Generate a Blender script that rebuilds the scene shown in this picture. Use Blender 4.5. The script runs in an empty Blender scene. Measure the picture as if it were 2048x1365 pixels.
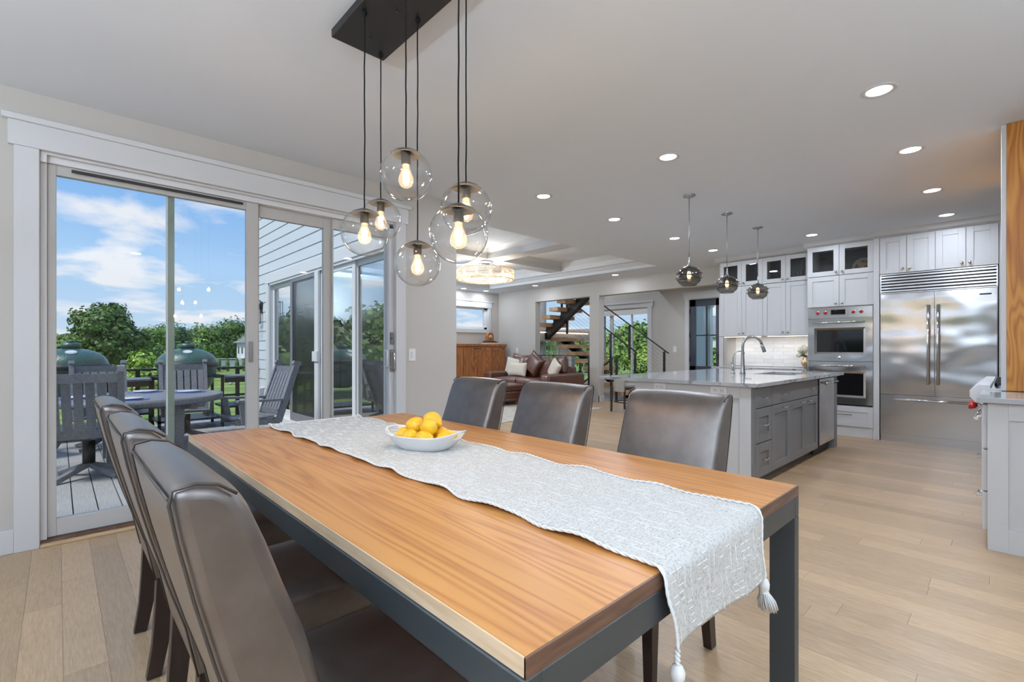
import bpy, bmesh, math, random
from mathutils import Vector, Matrix, noise
random.seed(7)
PI = math.pi
S = bpy.context.scene
C = S.collection

# ------------------------------------------------------------------ camera
cam = bpy.data.objects.new('camera', bpy.data.cameras.new('camera'))
C.objects.link(cam)
cam.location = (0, 0, 1.2)
cam.rotation_euler = (PI/2, 0, math.radians(46.42 - 90))
cam.data.sensor_width = 36
cam.data.lens = 953.24/2048*36
cam.data.shift_y = 16.5/2048
cam.data.clip_start = 0.02
cam.data.clip_end = 1500
S.camera = cam
S.view_settings.view_transform = 'Standard'
S.view_settings.look = 'None'
S.view_settings.gamma = 1
S.view_settings.exposure = 0.46
S.view_settings.use_curve_mapping = False
S.cycles.max_bounces = 10
S.cycles.diffuse_bounces = 5
S.cycles.transparent_max_bounces = 24
S.cycles.sample_clamp_indirect = 6
S.cycles.use_denoising = True
S.cycles.caustics_reflective = False
S.cycles.caustics_refractive = False

# ------------------------------------------------------------------ world
W = bpy.data.worlds.new('sky'); S.world = W; W.use_nodes = True
nt = W.node_tree; N = nt.nodes; L = nt.links
for n in list(N): N.remove(n)
def nd(tree, t, **k):
    n = tree.nodes.new(t)
    for a, v in k.items():
        if a.startswith('i_'): n.inputs[int(a[2:])].default_value = v
        else: setattr(n, a, v)
    return n
out = nd(nt, 'ShaderNodeOutputWorld'); bg = nd(nt, 'ShaderNodeBackground')
tc = nd(nt, 'ShaderNodeTexCoord'); sp = nd(nt, 'ShaderNodeSeparateXYZ'); L.new(tc.outputs['Generated'], sp.inputs[0])
mz = nd(nt, 'ShaderNodeMath', operation='MAXIMUM', i_1=0.0); L.new(sp.outputs[2], mz.inputs[0])
grad = nd(nt, 'ShaderNodeValToRGB'); L.new(mz.outputs[0], grad.inputs[0])
e = grad.color_ramp.elements
e[0].position = 0.0; e[0].color = (0.62, 0.78, 0.96, 1)
e[1].position = 0.42; e[1].color = (0.14, 0.36, 0.86, 1)
m = grad.color_ramp.elements.new(0.12); m.color = (0.44, 0.67, 0.97, 1)
m = grad.color_ramp.elements.new(0.25); m.color = (0.27, 0.53, 0.95, 1)
dz = nd(nt, 'ShaderNodeMath', operation='ADD', i_1=0.16); L.new(mz.outputs[0], dz.inputs[0])
dx = nd(nt, 'ShaderNodeMath', operation='DIVIDE'); L.new(sp.outputs[0], dx.inputs[0]); L.new(dz.outputs[0], dx.inputs[1])
dy = nd(nt, 'ShaderNodeMath', operation='DIVIDE'); L.new(sp.outputs[1], dy.inputs[0]); L.new(dz.outputs[0], dy.inputs[1])
cb = nd(nt, 'ShaderNodeCombineXYZ'); L.new(dx.outputs[0], cb.inputs[0]); L.new(dy.outputs[0], cb.inputs[1])
cb.inputs[2].default_value = 3.7
cn = nd(nt, 'ShaderNodeTexNoise'); cn.inputs['Scale'].default_value = 1.9; cn.inputs['Detail'].default_value = 7; cn.inputs['Roughness'].default_value = .52
cn.inputs['Distortion'].default_value = .35
L.new(cb.outputs[0], cn.inputs['Vector'])
cr = nd(nt, 'ShaderNodeValToRGB'); L.new(cn.outputs[0], cr.inputs[0])
cr.color_ramp.elements[0].position = .50; cr.color_ramp.elements[0].color = (0, 0, 0, 1)
cr.color_ramp.elements[1].position = .63; cr.color_ramp.elements[1].color = (.93, .93, .93, 1)
mx = nd(nt, 'ShaderNodeMix', data_type='RGBA'); L.new(cr.outputs[0], mx.inputs[0]); L.new(grad.outputs[0], mx.inputs[6])
mx.inputs[7].default_value = (0.93, 0.94, 1.0, 1)
L.new(mx.outputs[2], bg.inputs[0]); bg.inputs[1].default_value = 0.70
L.new(bg.outputs[0], out.inputs[0])

# ------------------------------------------------------------------ sun
sun = bpy.data.lights.new('sun', 'SUN'); sun.energy = 2.5; sun.angle = math.radians(14); sun.color = (1, .96, .9)
so = bpy.data.objects.new('sun', sun); C.objects.link(so)
sd = Vector((-.58, -.06, .80)).normalized()      # from over the roof, lights the garden side of the trees
so.rotation_euler = sd.to_track_quat('Z', 'Y').to_euler()
SKYLIGHT = 1.0

# ------------------------------------------------------------------ materials
def mat(name, col, rough=.5, metal=0, spec=.5, coat=0, emit=None, es=0, bump=None, aniso=0, sheen=0):
    m = bpy.data.materials.new(name); m.use_nodes = True
    b = m.node_tree.nodes['Principled BSDF']
    b.inputs['Base Color'].default_value = (*col, 1)
    b.inputs['Roughness'].default_value = rough
    b.inputs['Metallic'].default_value = metal
    b.inputs['Specular IOR Level'].default_value = spec
    b.inputs['Coat Weight'].default_value = coat
    b.inputs['Anisotropic'].default_value = aniso
    b.inputs['Sheen Weight'].default_value = sheen
    if emit: b.inputs['Emission Color'].default_value = (*emit, 1); b.inputs['Emission Strength'].default_value = es
    if bump: add_bump(m, *bump)
    return m
def coords(m, scale=(1, 1, 1), kind='pos', rot=(0, 0, 0)):
    t = m.node_tree
    if kind == 'pos': src = t.nodes.new('ShaderNodeNewGeometry').outputs['Position']
    else: src = t.nodes.new('ShaderNodeTexCoord').outputs['Object']
    mp = t.nodes.new('ShaderNodeMapping'); mp.inputs['Scale'].default_value = scale; mp.inputs['Rotation'].default_value = rot
    t.links.new(src, mp.inputs[0]); return mp
def add_bump(m, scale, strength, dist=.01, kind='pos', sc=(1, 1, 1)):
    t = m.node_tree; mp = coords(m, sc, kind)
    n = t.nodes.new('ShaderNodeTexNoise'); n.inputs['Scale'].default_value = scale; n.inputs['Detail'].default_value = 4
    t.links.new(mp.outputs[0], n.inputs['Vector'])
    b = t.nodes.new('ShaderNodeBump'); b.inputs['Strength'].default_value = strength; b.inputs['Distance'].default_value = dist
    t.links.new(n.outputs[0], b.inputs['Height']); t.links.new(b.outputs[0], t.nodes['Principled BSDF'].inputs['Normal'])
def mottled(name, c1, c2, scale=5, rough=.5, sc=(1, 1, 1), detail=5, kind='pos', lo=.35, hi=.65, bump=0, rnd=0, metal=0, spec=.5, coat=0, dist=.005, rrange=None, distortion=0):
    m = mat(name, c1, rough, metal, spec, coat); t = m.node_tree; b = t.nodes['Principled BSDF']
    mp = coords(m, sc, kind)
    vec = mp.outputs[0]
    if rnd:
        oi = t.nodes.new('ShaderNodeObjectInfo'); gi = t.nodes.new('ShaderNodeNewGeometry')
        ad = t.nodes.new('ShaderNodeMath'); ad.operation = 'ADD'
        t.links.new(oi.outputs['Random'], ad.inputs[0]); t.links.new(gi.outputs['Random Per Island'], ad.inputs[1])
        ml = t.nodes.new('ShaderNodeMath'); ml.operation = 'MULTIPLY'; ml.inputs[1].default_value = 37.0
        t.links.new(ad.outputs[0], ml.inputs[0])
        va = t.nodes.new('ShaderNodeVectorMath'); va.operation = 'ADD'
        t.links.new(vec, va.inputs[0]); t.links.new(ml.outputs[0], va.inputs[1]); vec = va.outputs[0]
    n = t.nodes.new('ShaderNodeTexNoise'); n.inputs['Scale'].default_value = scale; n.inputs['Detail'].default_value = detail
    n.inputs['Distortion'].default_value = distortion
    t.links.new(vec, n.inputs['Vector'])
    r = t.nodes.new('ShaderNodeValToRGB'); r.color_ramp.elements[0].position = lo; r.color_ramp.elements[1].position = hi
    r.color_ramp.elements[0].color = (*c1, 1); r.color_ramp.elements[1].color = (*c2, 1)
    t.links.new(n.outputs[0], r.inputs[0]); col = r.outputs[0]
    if rnd:
        fr = t.nodes.new('ShaderNodeMath'); fr.operation = 'FRACT'; t.links.new(ad.outputs[0], fr.inputs[0])
        mr = t.nodes.new('ShaderNodeMapRange'); mr.inputs[3].default_value = 1-rnd; mr.inputs[4].default_value = 1+rnd
        t.links.new(fr.outputs[0], mr.inputs[0])
        mm = t.nodes.new('ShaderNodeVectorMath'); mm.operation = 'SCALE'
        t.links.new(col, mm.inputs[0]); t.links.new(mr.outputs[0], mm.inputs['Scale']); col = mm.outputs[0]
    t.links.new(col, b.inputs['Base Color'])
    if rrange:
        mr2 = t.nodes.new('ShaderNodeMapRange'); mr2.inputs[3].default_value = rrange[0]; mr2.inputs[4].default_value = rrange[1]
        t.links.new(n.outputs[0], mr2.inputs[0]); t.links.new(mr2.outputs[0], b.inputs['Roughness'])
    if bump:
        bp = t.nodes.new('ShaderNodeBump'); bp.inputs['Strength'].default_value = bump; bp.inputs['Distance'].default_value = dist
        t.links.new(n.outputs[0], bp.inputs['Height']); t.links.new(bp.outputs[0], b.inputs['Normal'])
    return m
def glass(name, tint=(1, 1, 1), refl=.06, edge=.9, rough=0.0, power=None):
    m = bpy.data.materials.new(name); m.use_nodes = True; t = m.node_tree
    for n in list(t.nodes): t.nodes.remove(n)
    o = nd(t, 'ShaderNodeOutputMaterial'); mxs = nd(t, 'ShaderNodeMixShader')
    tr = nd(t, 'ShaderNodeBsdfTransparent'); tr.inputs[0].default_value = (*tint, 1)
    g = nd(t, 'ShaderNodeBsdfGlossy'); g.inputs['Roughness'].default_value = rough
    lw = nd(t, 'ShaderNodeLayerWeight'); lw.inputs[0].default_value = .5
    f = nd(t, 'ShaderNodeMath', operation='POWER', i_1=4.0 if power is None else power); t.links.new(lw.outputs['Facing'], f.inputs[0])
    mr = nd(t, 'ShaderNodeMapRange'); mr.inputs[1].default_value = 0.0; mr.inputs[2].default_value = 1.0
    mr.inputs[3].default_value = refl; mr.inputs[4].default_value = edge
    t.links.new(f.outputs[0], mr.inputs[0]); t.links.new(mr.outputs[0], mxs.inputs[0])
    t.links.new(tr.outputs[0], mxs.inputs[1]); t.links.new(g.outputs[0], mxs.inputs[2]); t.links.new(mxs.outputs[0], o.inputs[0])
    return m
M = {}
M['wall'] = mat('wall_paint', (.50, .475, .435), .75, bump=(300, .04, .002))
M['ceiling'] = mat('ceiling_paint', (.69, .735, .785), .85)  # white paint; the blue tint is put in to cancel warm floor bounce
M['trim'] = mat('trim_paint', (.60, .605, .61), .42)
M['cab'] = mat('cabinet_white', (.58, .58, .58), .38)
M['island'] = mat('island_grey_shaded', (.165, .168, .172), .36)  # grey paint, darkened further to put this side's shade into the colour
M['islandend'] = mat('island_end_light', (.56, .56, .56), .4)
M['toe'] = mat('toe_grey', (.15, .15, .155), .5)
M['floor'] = mottled('oak_floor', (.365, .235, .13), (.48, .335, .20), 6, .32, (26, 2.2, 1), 6, rnd=.15, lo=.3, hi=.72, bump=.06, dist=.002, rrange=(.28, .44), spec=.45, distortion=.6)
def walnut(name, c1, c2, c3):
    m = mat(name, c1, .36, 0, .36, 0); t = m.node_tree; b = t.nodes['Principled BSDF']
    g = t.nodes.new('ShaderNodeNewGeometry'); oi = t.nodes.new('ShaderNodeObjectInfo')
    ml = t.nodes.new('ShaderNodeMath'); ml.operation = 'MULTIPLY'; ml.inputs[1].default_value = 31
    t.links.new(oi.outputs['Random'], ml.inputs[0])
    va = t.nodes.new('ShaderNodeVectorMath'); va.operation = 'ADD'; t.links.new(g.outputs['Position'], va.inputs[0]); t.links.new(ml.outputs[0], va.inputs[1])
    mp = t.nodes.new('ShaderNodeMapping'); mp.inputs['Scale'].default_value = (8.5, .42, 8.5); t.links.new(va.outputs[0], mp.inputs[0])
    n1 = t.nodes.new('ShaderNodeTexNoise'); n1.inputs['Scale'].default_value = 1.0; n1.inputs['Detail'].default_value = 2; n1.inputs['Distortion'].default_value = .3
    t.links.new(mp.outputs[0], n1.inputs['Vector'])
    mu = t.nodes.new('ShaderNodeMath'); mu.operation = 'MULTIPLY'; mu.inputs[1].default_value = 13; t.links.new(n1.outputs[0], mu.inputs[0])
    fr = t.nodes.new('ShaderNodeMath'); fr.operation = 'PINGPONG'; fr.inputs[1].default_value = .5; t.links.new(mu.outputs[0], fr.inputs[0])
    mp2 = t.nodes.new('ShaderNodeMapping'); mp2.inputs['Scale'].default_value = (160, 5, 160); t.links.new(va.outputs[0], mp2.inputs[0])
    n2 = t.nodes.new('ShaderNodeTexNoise'); n2.inputs['Scale'].default_value = 1; n2.inputs['Detail'].default_value = 5; t.links.new(mp2.outputs[0], n2.inputs['Vector'])
    ad = t.nodes.new('ShaderNodeMath'); ad.operation = 'MULTIPLY_ADD'; ad.inputs[1].default_value = .42; t.links.new(n2.outputs[0], ad.inputs[0]); t.links.new(fr.outputs[0], ad.inputs[2])
    r = t.nodes.new('ShaderNodeValToRGB'); el = r.color_ramp.elements
    el[0].position = .08; el[0].color = (*c3, 1); el[1].position = .62; el[1].color = (*c2, 1); k = el.new(.30); k.color = (*c1, 1)
    t.links.new(ad.outputs[0], r.inputs[0])
    mr = t.nodes.new('ShaderNodeMapRange'); mr.inputs[3].default_value = .86; mr.inputs[4].default_value = 1.12; t.links.new(oi.outputs['Random'], mr.inputs[0])
    sc = t.nodes.new('ShaderNodeVectorMath'); sc.operation = 'SCALE'; t.links.new(r.outputs[0], sc.inputs[0]); t.links.new(mr.outputs[0], sc.inputs['Scale'])
    t.links.new(sc.outputs[0], b.inputs['Base Color'])
    bp = t.nodes.new('ShaderNodeBump'); bp.inputs['Strength'].default_value = .05; bp.inputs['Distance'].default_value = .001
    t.links.new(n2.outputs[0], bp.inputs['Height']); t.links.new(bp.outputs[0], b.inputs['Normal'])
    return m
M['tabletop'] = walnut('tabletop_wood', (.43, .175, .046), (.52, .237, .070), (.29, .105, .027))
M['sap'] = mottled('pale_sapwood', (.60, .43, .26), (.72, .55, .37), 4, .35, (20, 1.5, 20))
M['endgrain'] = mottled('dark_end_grain', (.075, .035, .022), (.15, .075, .045), 3, .4, (3, 3, 30))
M['hood'] = walnut('hood_wood', (.42, .155, .028), (.55, .25, .05), (.27, .085, .015))
M['hood'].node_tree.nodes['Mapping'].inputs['Scale'].default_value = (5.5, 5.5, .8)
M['hood'].node_tree.nodes['Mapping.001'].inputs['Scale'].default_value = (150, 150, 5)
M['buffet'] = walnut('buffet_wood', (.30, .105, .035), (.42, .17, .06), (.20, .06, .02))
M['buffet'].node_tree.nodes['Mapping'].inputs['Scale'].default_value = (5.5, 5.5, .7)
M['buffet'].node_tree.nodes['Mapping.001'].inputs['Scale'].default_value = (120, 120, 4)
M['oaktread'] = mottled('oak_tread', (.42, .26, .13), (.55, .36, .20), 5, .4, (1, 1, 1))
M['metalblk'] = mat('black_powder_coat', (.016, .017, .018), .42, .0, .5)
M['gunmetal'] = mat('gunmetal_frame', (.05, .058, .062), .38, .35, .5)
M['canopy'] = mat('dark_bronze_canopy', (.045, .043, .04), .45, .6)
M['capmetal'] = mat('globe_cap_metal', (.055, .052, .05), .45, .2)
M['leather'] = mottled('taupe_leather', (.118, .097, .085), (.152, .128, .114), 14, .40, bump=.12, spec=.8, coat=.55, dist=.002, rrange=(.38, .48), metal=.68)
M['leather'].node_tree.nodes['Principled BSDF'].inputs['Coat Roughness'].default_value = .32
M['piping'] = mat('leather_piping', (.035, .027, .022), .5)
M['brownleather'] = mottled('brown_leather', (.075, .026, .014), (.13, .052, .03), 7, .33, bump=.35, spec=.6, coat=.2, dist=.02)
M['chairleg'] = mat('espresso_wood', (.018, .010, .008), .35)
M['cream'] = mottled('cream_cushion', (.58, .52, .43), (.72, .67, .58), 90, .85, bump=.3, dist=.003)
M['runner'] = mottled('woven_cotton', (.40, .37, .32), (.58, .575, .55), 170, .9, (1, 1, 1), 3, bump=.6, lo=.32, hi=.52, dist=.002)
M['cord'] = mat('cotton_cord', (.80, .80, .78), .85)
M['ceramic'] = mat('white_ceramic', (.78, .79, .79), .12, 0, .5, .4)
M['lemon'] = mottled('lemon_skin', (.80, .43, .012), (.86, .53, .03), 9, .36, bump=.0, kind='obj')
add_bump(M['lemon'], 260, .35, .002, 'obj')
M['leaf'] = mat('leaf_green', (.06, .14, .03), .5)
M['petal'] = mat('petal_cream', (.80, .74, .60), .7)
M['brass'] = mat('brushed_brass', (.62, .46, .26), .28, 1)
M['chrome'] = mat('polished_chrome', (.72, .72, .73), .1, 1)
M['nickel'] = mat('brushed_nickel', (.40, .40, .40), .24, 1)
def steel(name, sc=(1, 1, 60), col=(.56, .56, .57), wave=0.0):
    m = mat(name, col, .2, 1, aniso=.0); t = m.node_tree; b = t.nodes['Principled BSDF']
    mp = coords(m, sc); n = t.nodes.new('ShaderNodeTexNoise'); n.inputs['Scale'].default_value = 6; n.inputs['Detail'].default_value = 3
    t.links.new(mp.outputs[0], n.inputs['Vector'])
    r = t.nodes.new('ShaderNodeMapRange'); r.inputs[3].default_value = .13; r.inputs[4].default_value = .24
    t.links.new(n.outputs[0], r.inputs[0]); t.links.new(r.outputs[0], b.inputs['Roughness'])
    mp2 = coords(m, (1, 1.2, 2.2)); n2 = t.nodes.new('ShaderNodeTexNoise'); n2.inputs['Scale'].default_value = 1.4; n2.inputs['Detail'].default_value = 1
    t.links.new(mp2.outputs[0], n2.inputs['Vector'])
    bp = t.nodes.new('ShaderNodeBump'); bp.inputs['Strength'].default_value = .5; bp.inputs['Distance'].default_value = wave
    t.links.new(n2.outputs[0], bp.inputs['Height']); t.links.new(bp.outputs[0], b.inputs['Normal'])
    return m
M['steel'] = steel('brushed_steel', wave=.05)
M['steelflat'] = steel('brushed_steel_flat', wave=.01)
M['blackglass'] = mat('black_glass', (.006, .006, .007), .05, 0, .6)
M['redknob'] = mat('red_enamel', (.45, .012, .015), .25)
M['white_enamel'] = mat('white_enamel', (.72, .72, .73), .2)
M['quartz'] = mottled('veined_quartz', (.33, .33, .335), (.45, .45, .455), 4, .07, (1, 1, 1), 6, lo=.3, hi=.7)
def vein(m, dark):
    t = m.node_tree; b = t.nodes['Principled BSDF']; link = b.inputs['Base Color'].links[0].from_socket
    mp = coords(m, (1, 1, 1), rot=(0, 0, .9)); n = t.nodes.new('ShaderNodeTexNoise'); n.inputs['Scale'].default_value = 1.3; n.inputs['Detail'].default_value = 6; n.inputs['Distortion'].default_value = 1.2
    t.links.new(mp.outputs[0], n.inputs['Vector'])
    a = t.nodes.new('ShaderNodeMath'); a.operation = 'SUBTRACT'; a.inputs[1].default_value = .5; t.links.new(n.outputs[0], a.inputs[0])
    ab = t.nodes.new('ShaderNodeMath'); ab.operation = 'ABSOLUTE'; t.links.new(a.outputs[0], ab.inputs[0])
    r = t.nodes.new('ShaderNodeMapRange'); r.inputs[1].default_value = 0; r.inputs[2].default_value = .016; r.inputs[3].default_value = .8; r.inputs[4].default_value = 0
    t.links.new(ab.outputs[0], r.inputs[0])
    x = t.nodes.new('ShaderNodeMix'); x.data_type = 'RGBA'; t.links.new(r.outputs[0], x.inputs[0]); t.links.new(link, x.inputs[6]); x.inputs[7].default_value = (*dark, 1)
    t.links.new(x.outputs[2], b.inputs['Base Color'])
vein(M['quartz'], (.12, .12, .125))
M['tile'] = mottled('glazed_tile', (.72, .72, .71), (.80, .80, .79), 3, .08, rnd=.05, bump=.25, dist=.02)
add_bump(M['tile'], 16, .35, .02)
M['grout'] = mat('grout', (.58, .58, .57), .9)
M['pane'] = glass('window_glass', (.96, .98, .97), .035, .85)
M['winglass'] = glass('low_e_glass', (.18, .20, .20), .68, .97)
M['screen'] = glass('insect_screen', (.50, .50, .51), .16, .3, .25)
M['cabglass'] = glass('cabinet_glass', (.75, .76, .78), .06, .8)
M['globe'] = glass('clear_globe_glass', (.97, .97, .965), .05, 1.0, 0.0, 2.6)
M['bulbglass'] = glass('bulb_glass', (1.0, .93, .82), .05, .7)
t_ = M['bulbglass'].node_tree; em = nd(t_, 'ShaderNodeEmission'); em.inputs[0].default_value = (1, .70, .40, 1); em.inputs[1].default_value = .32
asd = nd(t_, 'ShaderNodeAddShader'); o_ = [n for n in t_.nodes if n.type == 'OUTPUT_MATERIAL'][0]; src_ = o_.inputs[0].links[0].from_socket
t_.links.new(src_, asd.inputs[0]); t_.links.new(em.outputs[0], asd.inputs[1]); t_.links.new(asd.outputs[0], o_.inputs[0])   # emission puts the filament's glare into the clear bulb glass
M['smoke'] = glass('smoked_glass', (.40, .39, .36), .10, .95)
M['crystal'] = mat('crystal', (.95, .86, .72), .08, 0, .8, emit=(1, .60, .26), es=.32)
M['glow'] = mat('lamp_diffuser', (1, 1, 1), .5, emit=(1, .98, .95), es=9)
M['filament'] = mat('filament', (1, .8, .5), .5, emit=(1, .66, .32), es=45)
M['bulbglow'] = mat('glowing_bulb', (1, .8, .5), .5, emit=(1, .66, .32), es=5)
M['ledstrip'] = mat('led_strip', (1, .9, .8), .5, emit=(1, .80, .62), es=2.6)
M['plastic'] = mat('white_plastic', (.78, .78, .77), .3)
M['dark'] = mat('slot_dark', (.02, .02, .02), .6)
M['siding'] = mat('pale_siding', (.62, .67, .72), .6, bump=(60, .08, .003, 'pos', (1, .1, 6)))
M['vinyl'] = mat('white_vinyl', (.70, .71, .72), .35)
M['vinylgrey'] = mat('almond_frame', (.50, .49, .47), .4)
M['sill'] = mottled('bronze_sill', (.10, .055, .035), (.16, .09, .06), 20, .35)
M['oaksill'] = mat('oak_sill_strip', (.52, .36, .20), .4)
M['interlock'] = mat('green_edge_stile', (.22, .27, .24), .3)
M['deck'] = mottled('deck_board', (.33, .335, .34), (.43, .435, .44), 5, .6, (30, 1.2, 1), rnd=.06, bump=.15, dist=.003)
M['poly'] = mottled('grey_poly_lumber', (.165, .175, .20), (.225, .235, .26), 40, .5, (1, 1, 1), kind='obj', bump=.1)
M['egg'] = mottled('green_ceramic', (.030, .080, .068), (.065, .145, .122), 55, .26, bump=.5, spec=.6, dist=.012, lo=.3, hi=.7)
M['eggfelt'] = mat('dark_band', (.02, .025, .025), .5)
M['blue'] = mat('blue_plate', (.05, .10, .30), .3)
M['plate'] = mat('pale_plate', (.62, .66, .72), .25)
M['grass'] = mottled('lawn', (.13, .22, .03), (.27, .36, .08), .35, .9, (1, 1, 1), 8)
M['field'] = mottled('field', (.16, .20, .06), (.30, .30, .12), .08, .9, (1, 1, 1), 8)
def foliage(name, c1, c2):
    m = mottled(name, c1, c2, 1.2, .6, rnd=.35, kind='pos'); b = m.node_tree.nodes['Principled BSDF']
    b.inputs['Subsurface Weight'].default_value = 0
    return m
M['fol1'] = foliage('leaves_dark', (.05, .11, .022), (.16, .27, .05))
M['fol2'] = foliage('leaves_mid', (.10, .20, .03), (.27, .42, .07))
M['fol3'] = foliage('leaves_bright', (.18, .32, .03), (.44, .60, .09))
M['fol4'] = foliage('leaves_blue_green', (.045, .11, .04), (.13, .22, .08))
M['ridge'] = mottled('ridge_woodland', (.03, .07, .02), (.10, .16, .05), .35, .9, detail=9)
M['bark'] = mottled('bark', (.07, .05, .04), (.15, .12, .10), 9, .9)
M['housewall'] = mat('white_house_wall', (.66, .67, .70), .7)
M['roof'] = mottled('grey_shingle', (.16, .17, .19), (.24, .25, .27), 8, .9)
M['winblue'] = mat('dark_window', (.05, .07, .10), .1, 0, .8)
M['navy'] = mat('navy_door_paint', (.035, .042, .062), .4)
M['porch'] = mat('porch_panel', (.60, .63, .70), .6)
M['stone'] = mottled('stone', (.2, .18, .16), (.34, .31, .28), 5, .9)
M['rug'] = mottled('patterned_rug', (.36, .33, .28), (.52, .48, .42), 9, .95)
M['platter'] = mottled('painted_platter', (.72, .60, .42), (.50, .22, .08), 16, .2, lo=.48, hi=.56)
M['hide'] = mat('greige_upholstery', (.30, .285, .255), .6)
M['fabriccord'] = mat('black_fabric_cord', (.012, .012, .012), .9, 0, .1)
M['darkwood'] = mat('dark_wood', (.06, .03, .02), .4)

# ------------------------------------------------------------------ mesh helpers
def wl(o):
    v = Vector((0, 0, 0))
    while o is not None:
        v = v + o.location; o = o.parent
    return v
class MB:
    def __init__(s): s.v = []; s.f = []; s.sm = []
    def add(s, vs, fs, sm=False):
        k = len(s.v); s.v += [tuple(a) for a in vs]; s.f += [tuple(i+k for i in f) for f in fs]; s.sm += [sm]*len(fs); return s
    def box(s, x0, x1, y0, y1, z0, z1):
        x0, x1 = min(x0, x1), max(x0, x1); y0, y1 = min(y0, y1), max(y0, y1); z0, z1 = min(z0, z1), max(z0, z1)
        return s.add([(x0, y0, z0), (x1, y0, z0), (x1, y1, z0), (x0, y1, z0), (x0, y0, z1), (x1, y0, z1), (x1, y1, z1), (x0, y1, z1)],
              [(0, 3, 2, 1), (4, 5, 6, 7), (0, 1, 5, 4), (1, 2, 6, 5), (2, 3, 7, 6), (3, 0, 4, 7)])
    def tube(s, pts, r, n=8, caps=True, sm=True):
        pts = [Vector(p) for p in pts]; rs = r if isinstance(r, (list, tuple)) else [r]*len(pts)
        rings = []; up = None
        for i, p in enumerate(pts):
            t = (pts[min(i+1, len(pts)-1)] - pts[max(i-1, 0)]).normalized()
            if up is None:
                a = Vector((0, 0, 1)) if abs(t.z) < .9 else Vector((1, 0, 0)); up = t.cross(a).normalized()
            u = (up - t*up.dot(t)).normalized(); up = u; w = t.cross(u)
            rings.append([p + (u*math.cos(2*PI*k/n) + w*math.sin(2*PI*k/n))*rs[i] for k in range(n)])
        vs = [q for ring in rings for q in ring]; fs = []
        for i in range(len(rings)-1):
            for k in range(n):
                a = i*n+k; b = i*n+(k+1) % n; fs.append((a, b, b+n, a+n))
        s.add(vs, fs, sm)
        if caps:
            k = len(s.v)-len(vs); s.f.append(tuple(range(k+n-1, k-1, -1))); s.f.append(tuple(range(k+len(vs)-n, k+len(vs)))); s.sm += [False, False]
        return s
    def lathe(s, prof, c=(0, 0, 0), n=24, axis='z', sm=True):
        vs = []; fs = []
        for (r, z) in prof:
            for k in range(n):
                a = 2*PI*k/n; x, y = r*math.cos(a), r*math.sin(a)
                if axis == 'z': p = (c[0]+x, c[1]+y, c[2]+z)
                elif axis == 'x': p = (c[0]+z, c[1]+x, c[2]+y)
                else: p = (c[0]+y, c[1]+z, c[2]+x)
                vs.append(p)
        for i in range(len(prof)-1):
            for k in range(n):
                a = i*n+k; b = i*n+(k+1) % n; fs.append((a, b, b+n, a+n))
        s.add(vs, fs, sm)
        base = len(s.v)-len(vs)
        if prof[0][0] > 1e-4 and prof[0][0] < 9: pass
        return s
    def disc(s, c, r, n=24, axis='z', flip=False):
        vs = []
        for k in range(n):
            a = 2*PI*k/n; x, y = r*math.cos(a), r*math.sin(a)
            vs.append({'z': (c[0]+x, c[1]+y, c[2]), 'x': (c[0], c[1]+x, c[2]+y), 'y': (c[0]+y, c[1], c[2]+x)}[axis])
        f = tuple(range(n)); return s.add(vs, [f[::-1] if flip else f])
    def sphere(s, c, r, n=16, m=10, sc=(1, 1, 1), fn=None):
        vs = []; fs = []
        for i in range(m+1):
            th = PI*i/m
            for k in range(n):
                a = 2*PI*k/n; d = Vector((math.sin(th)*math.cos(a), math.sin(th)*math.sin(a), math.cos(th)))
                q = 1 if fn is None else fn(d)
                vs.append((c[0]+d.x*r*sc[0]*q, c[1]+d.y*r*sc[1]*q, c[2]+d.z*r*sc[2]*q))
        for i in range(m):
            for k in range(n):
                a = i*n+k; b = i*n+(k+1) % n; fs.append((a, a+n, b+n, b))
        return s.add(vs, fs, True)
    def prism(s, poly, axis, a0, a1):
        """poly: 2-D points; axis: extrusion axis"""
        n = len(poly)
        def P(p, a): return {'x': (a, p[0], p[1]), 'y': (p[0], a, p[1]), 'z': (p[0], p[1], a)}[axis]
        vs = [P(p, a0) for p in poly] + [P(p, a1) for p in poly]
        fs = [tuple(range(n))[::-1], tuple(range(n, 2*n))] + [(i, (i+1) % n, (i+1) % n+n, i+n) for i in range(n)]
        return s.add(vs, fs)
    def obox(s, p0, p1, w, h, up=(0, 0, 1)):
        """beam from p0 to p1, width w (sideways), height h (up)"""
        p0 = Vector(p0); p1 = Vector(p1); t = (p1-p0).normalized(); up = Vector(up)
        sd = t.cross(up).normalized(); u = sd.cross(t)
        vs = []
        for p in (p0, p1):
            for a, b in ((-1, -1), (1, -1), (1, 1), (-1, 1)): vs.append(p + sd*(a*w/2) + u*(b*h/2))
        return s.add(vs, [(0, 1, 2, 3), (7, 6, 5, 4), (0, 4, 5, 1), (1, 5, 6, 2), (2, 6, 7, 3), (3, 7, 4, 0)])
    def build(s, name, m, parent=None, bevel=0, seg=2, kind=None, solid=0, subd=0, fixn=True):
        me = bpy.data.meshes.new(name)
        off = wl(parent) if parent else Vector((0, 0, 0))
        c = off
        if not parent and s.v:
            xs = [a[0] for a in s.v]; ys = [a[1] for a in s.v]; zs = [a[2] for a in s.v]
            c = Vector(((min(xs)+max(xs))/2, (min(ys)+max(ys))/2, min(zs)))
        me.from_pydata([(a[0]-c.x, a[1]-c.y, a[2]-c.z) for a in s.v], [], s.f)
        me.polygons.foreach_set('use_smooth', s.sm)
        if fixn:
            bm = bmesh.new(); bm.from_mesh(me); bmesh.ops.recalc_face_normals(bm, faces=bm.faces); bm.to_mesh(me); bm.free()
        me.materials.append(M[m] if isinstance(m, str) else m)
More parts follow.
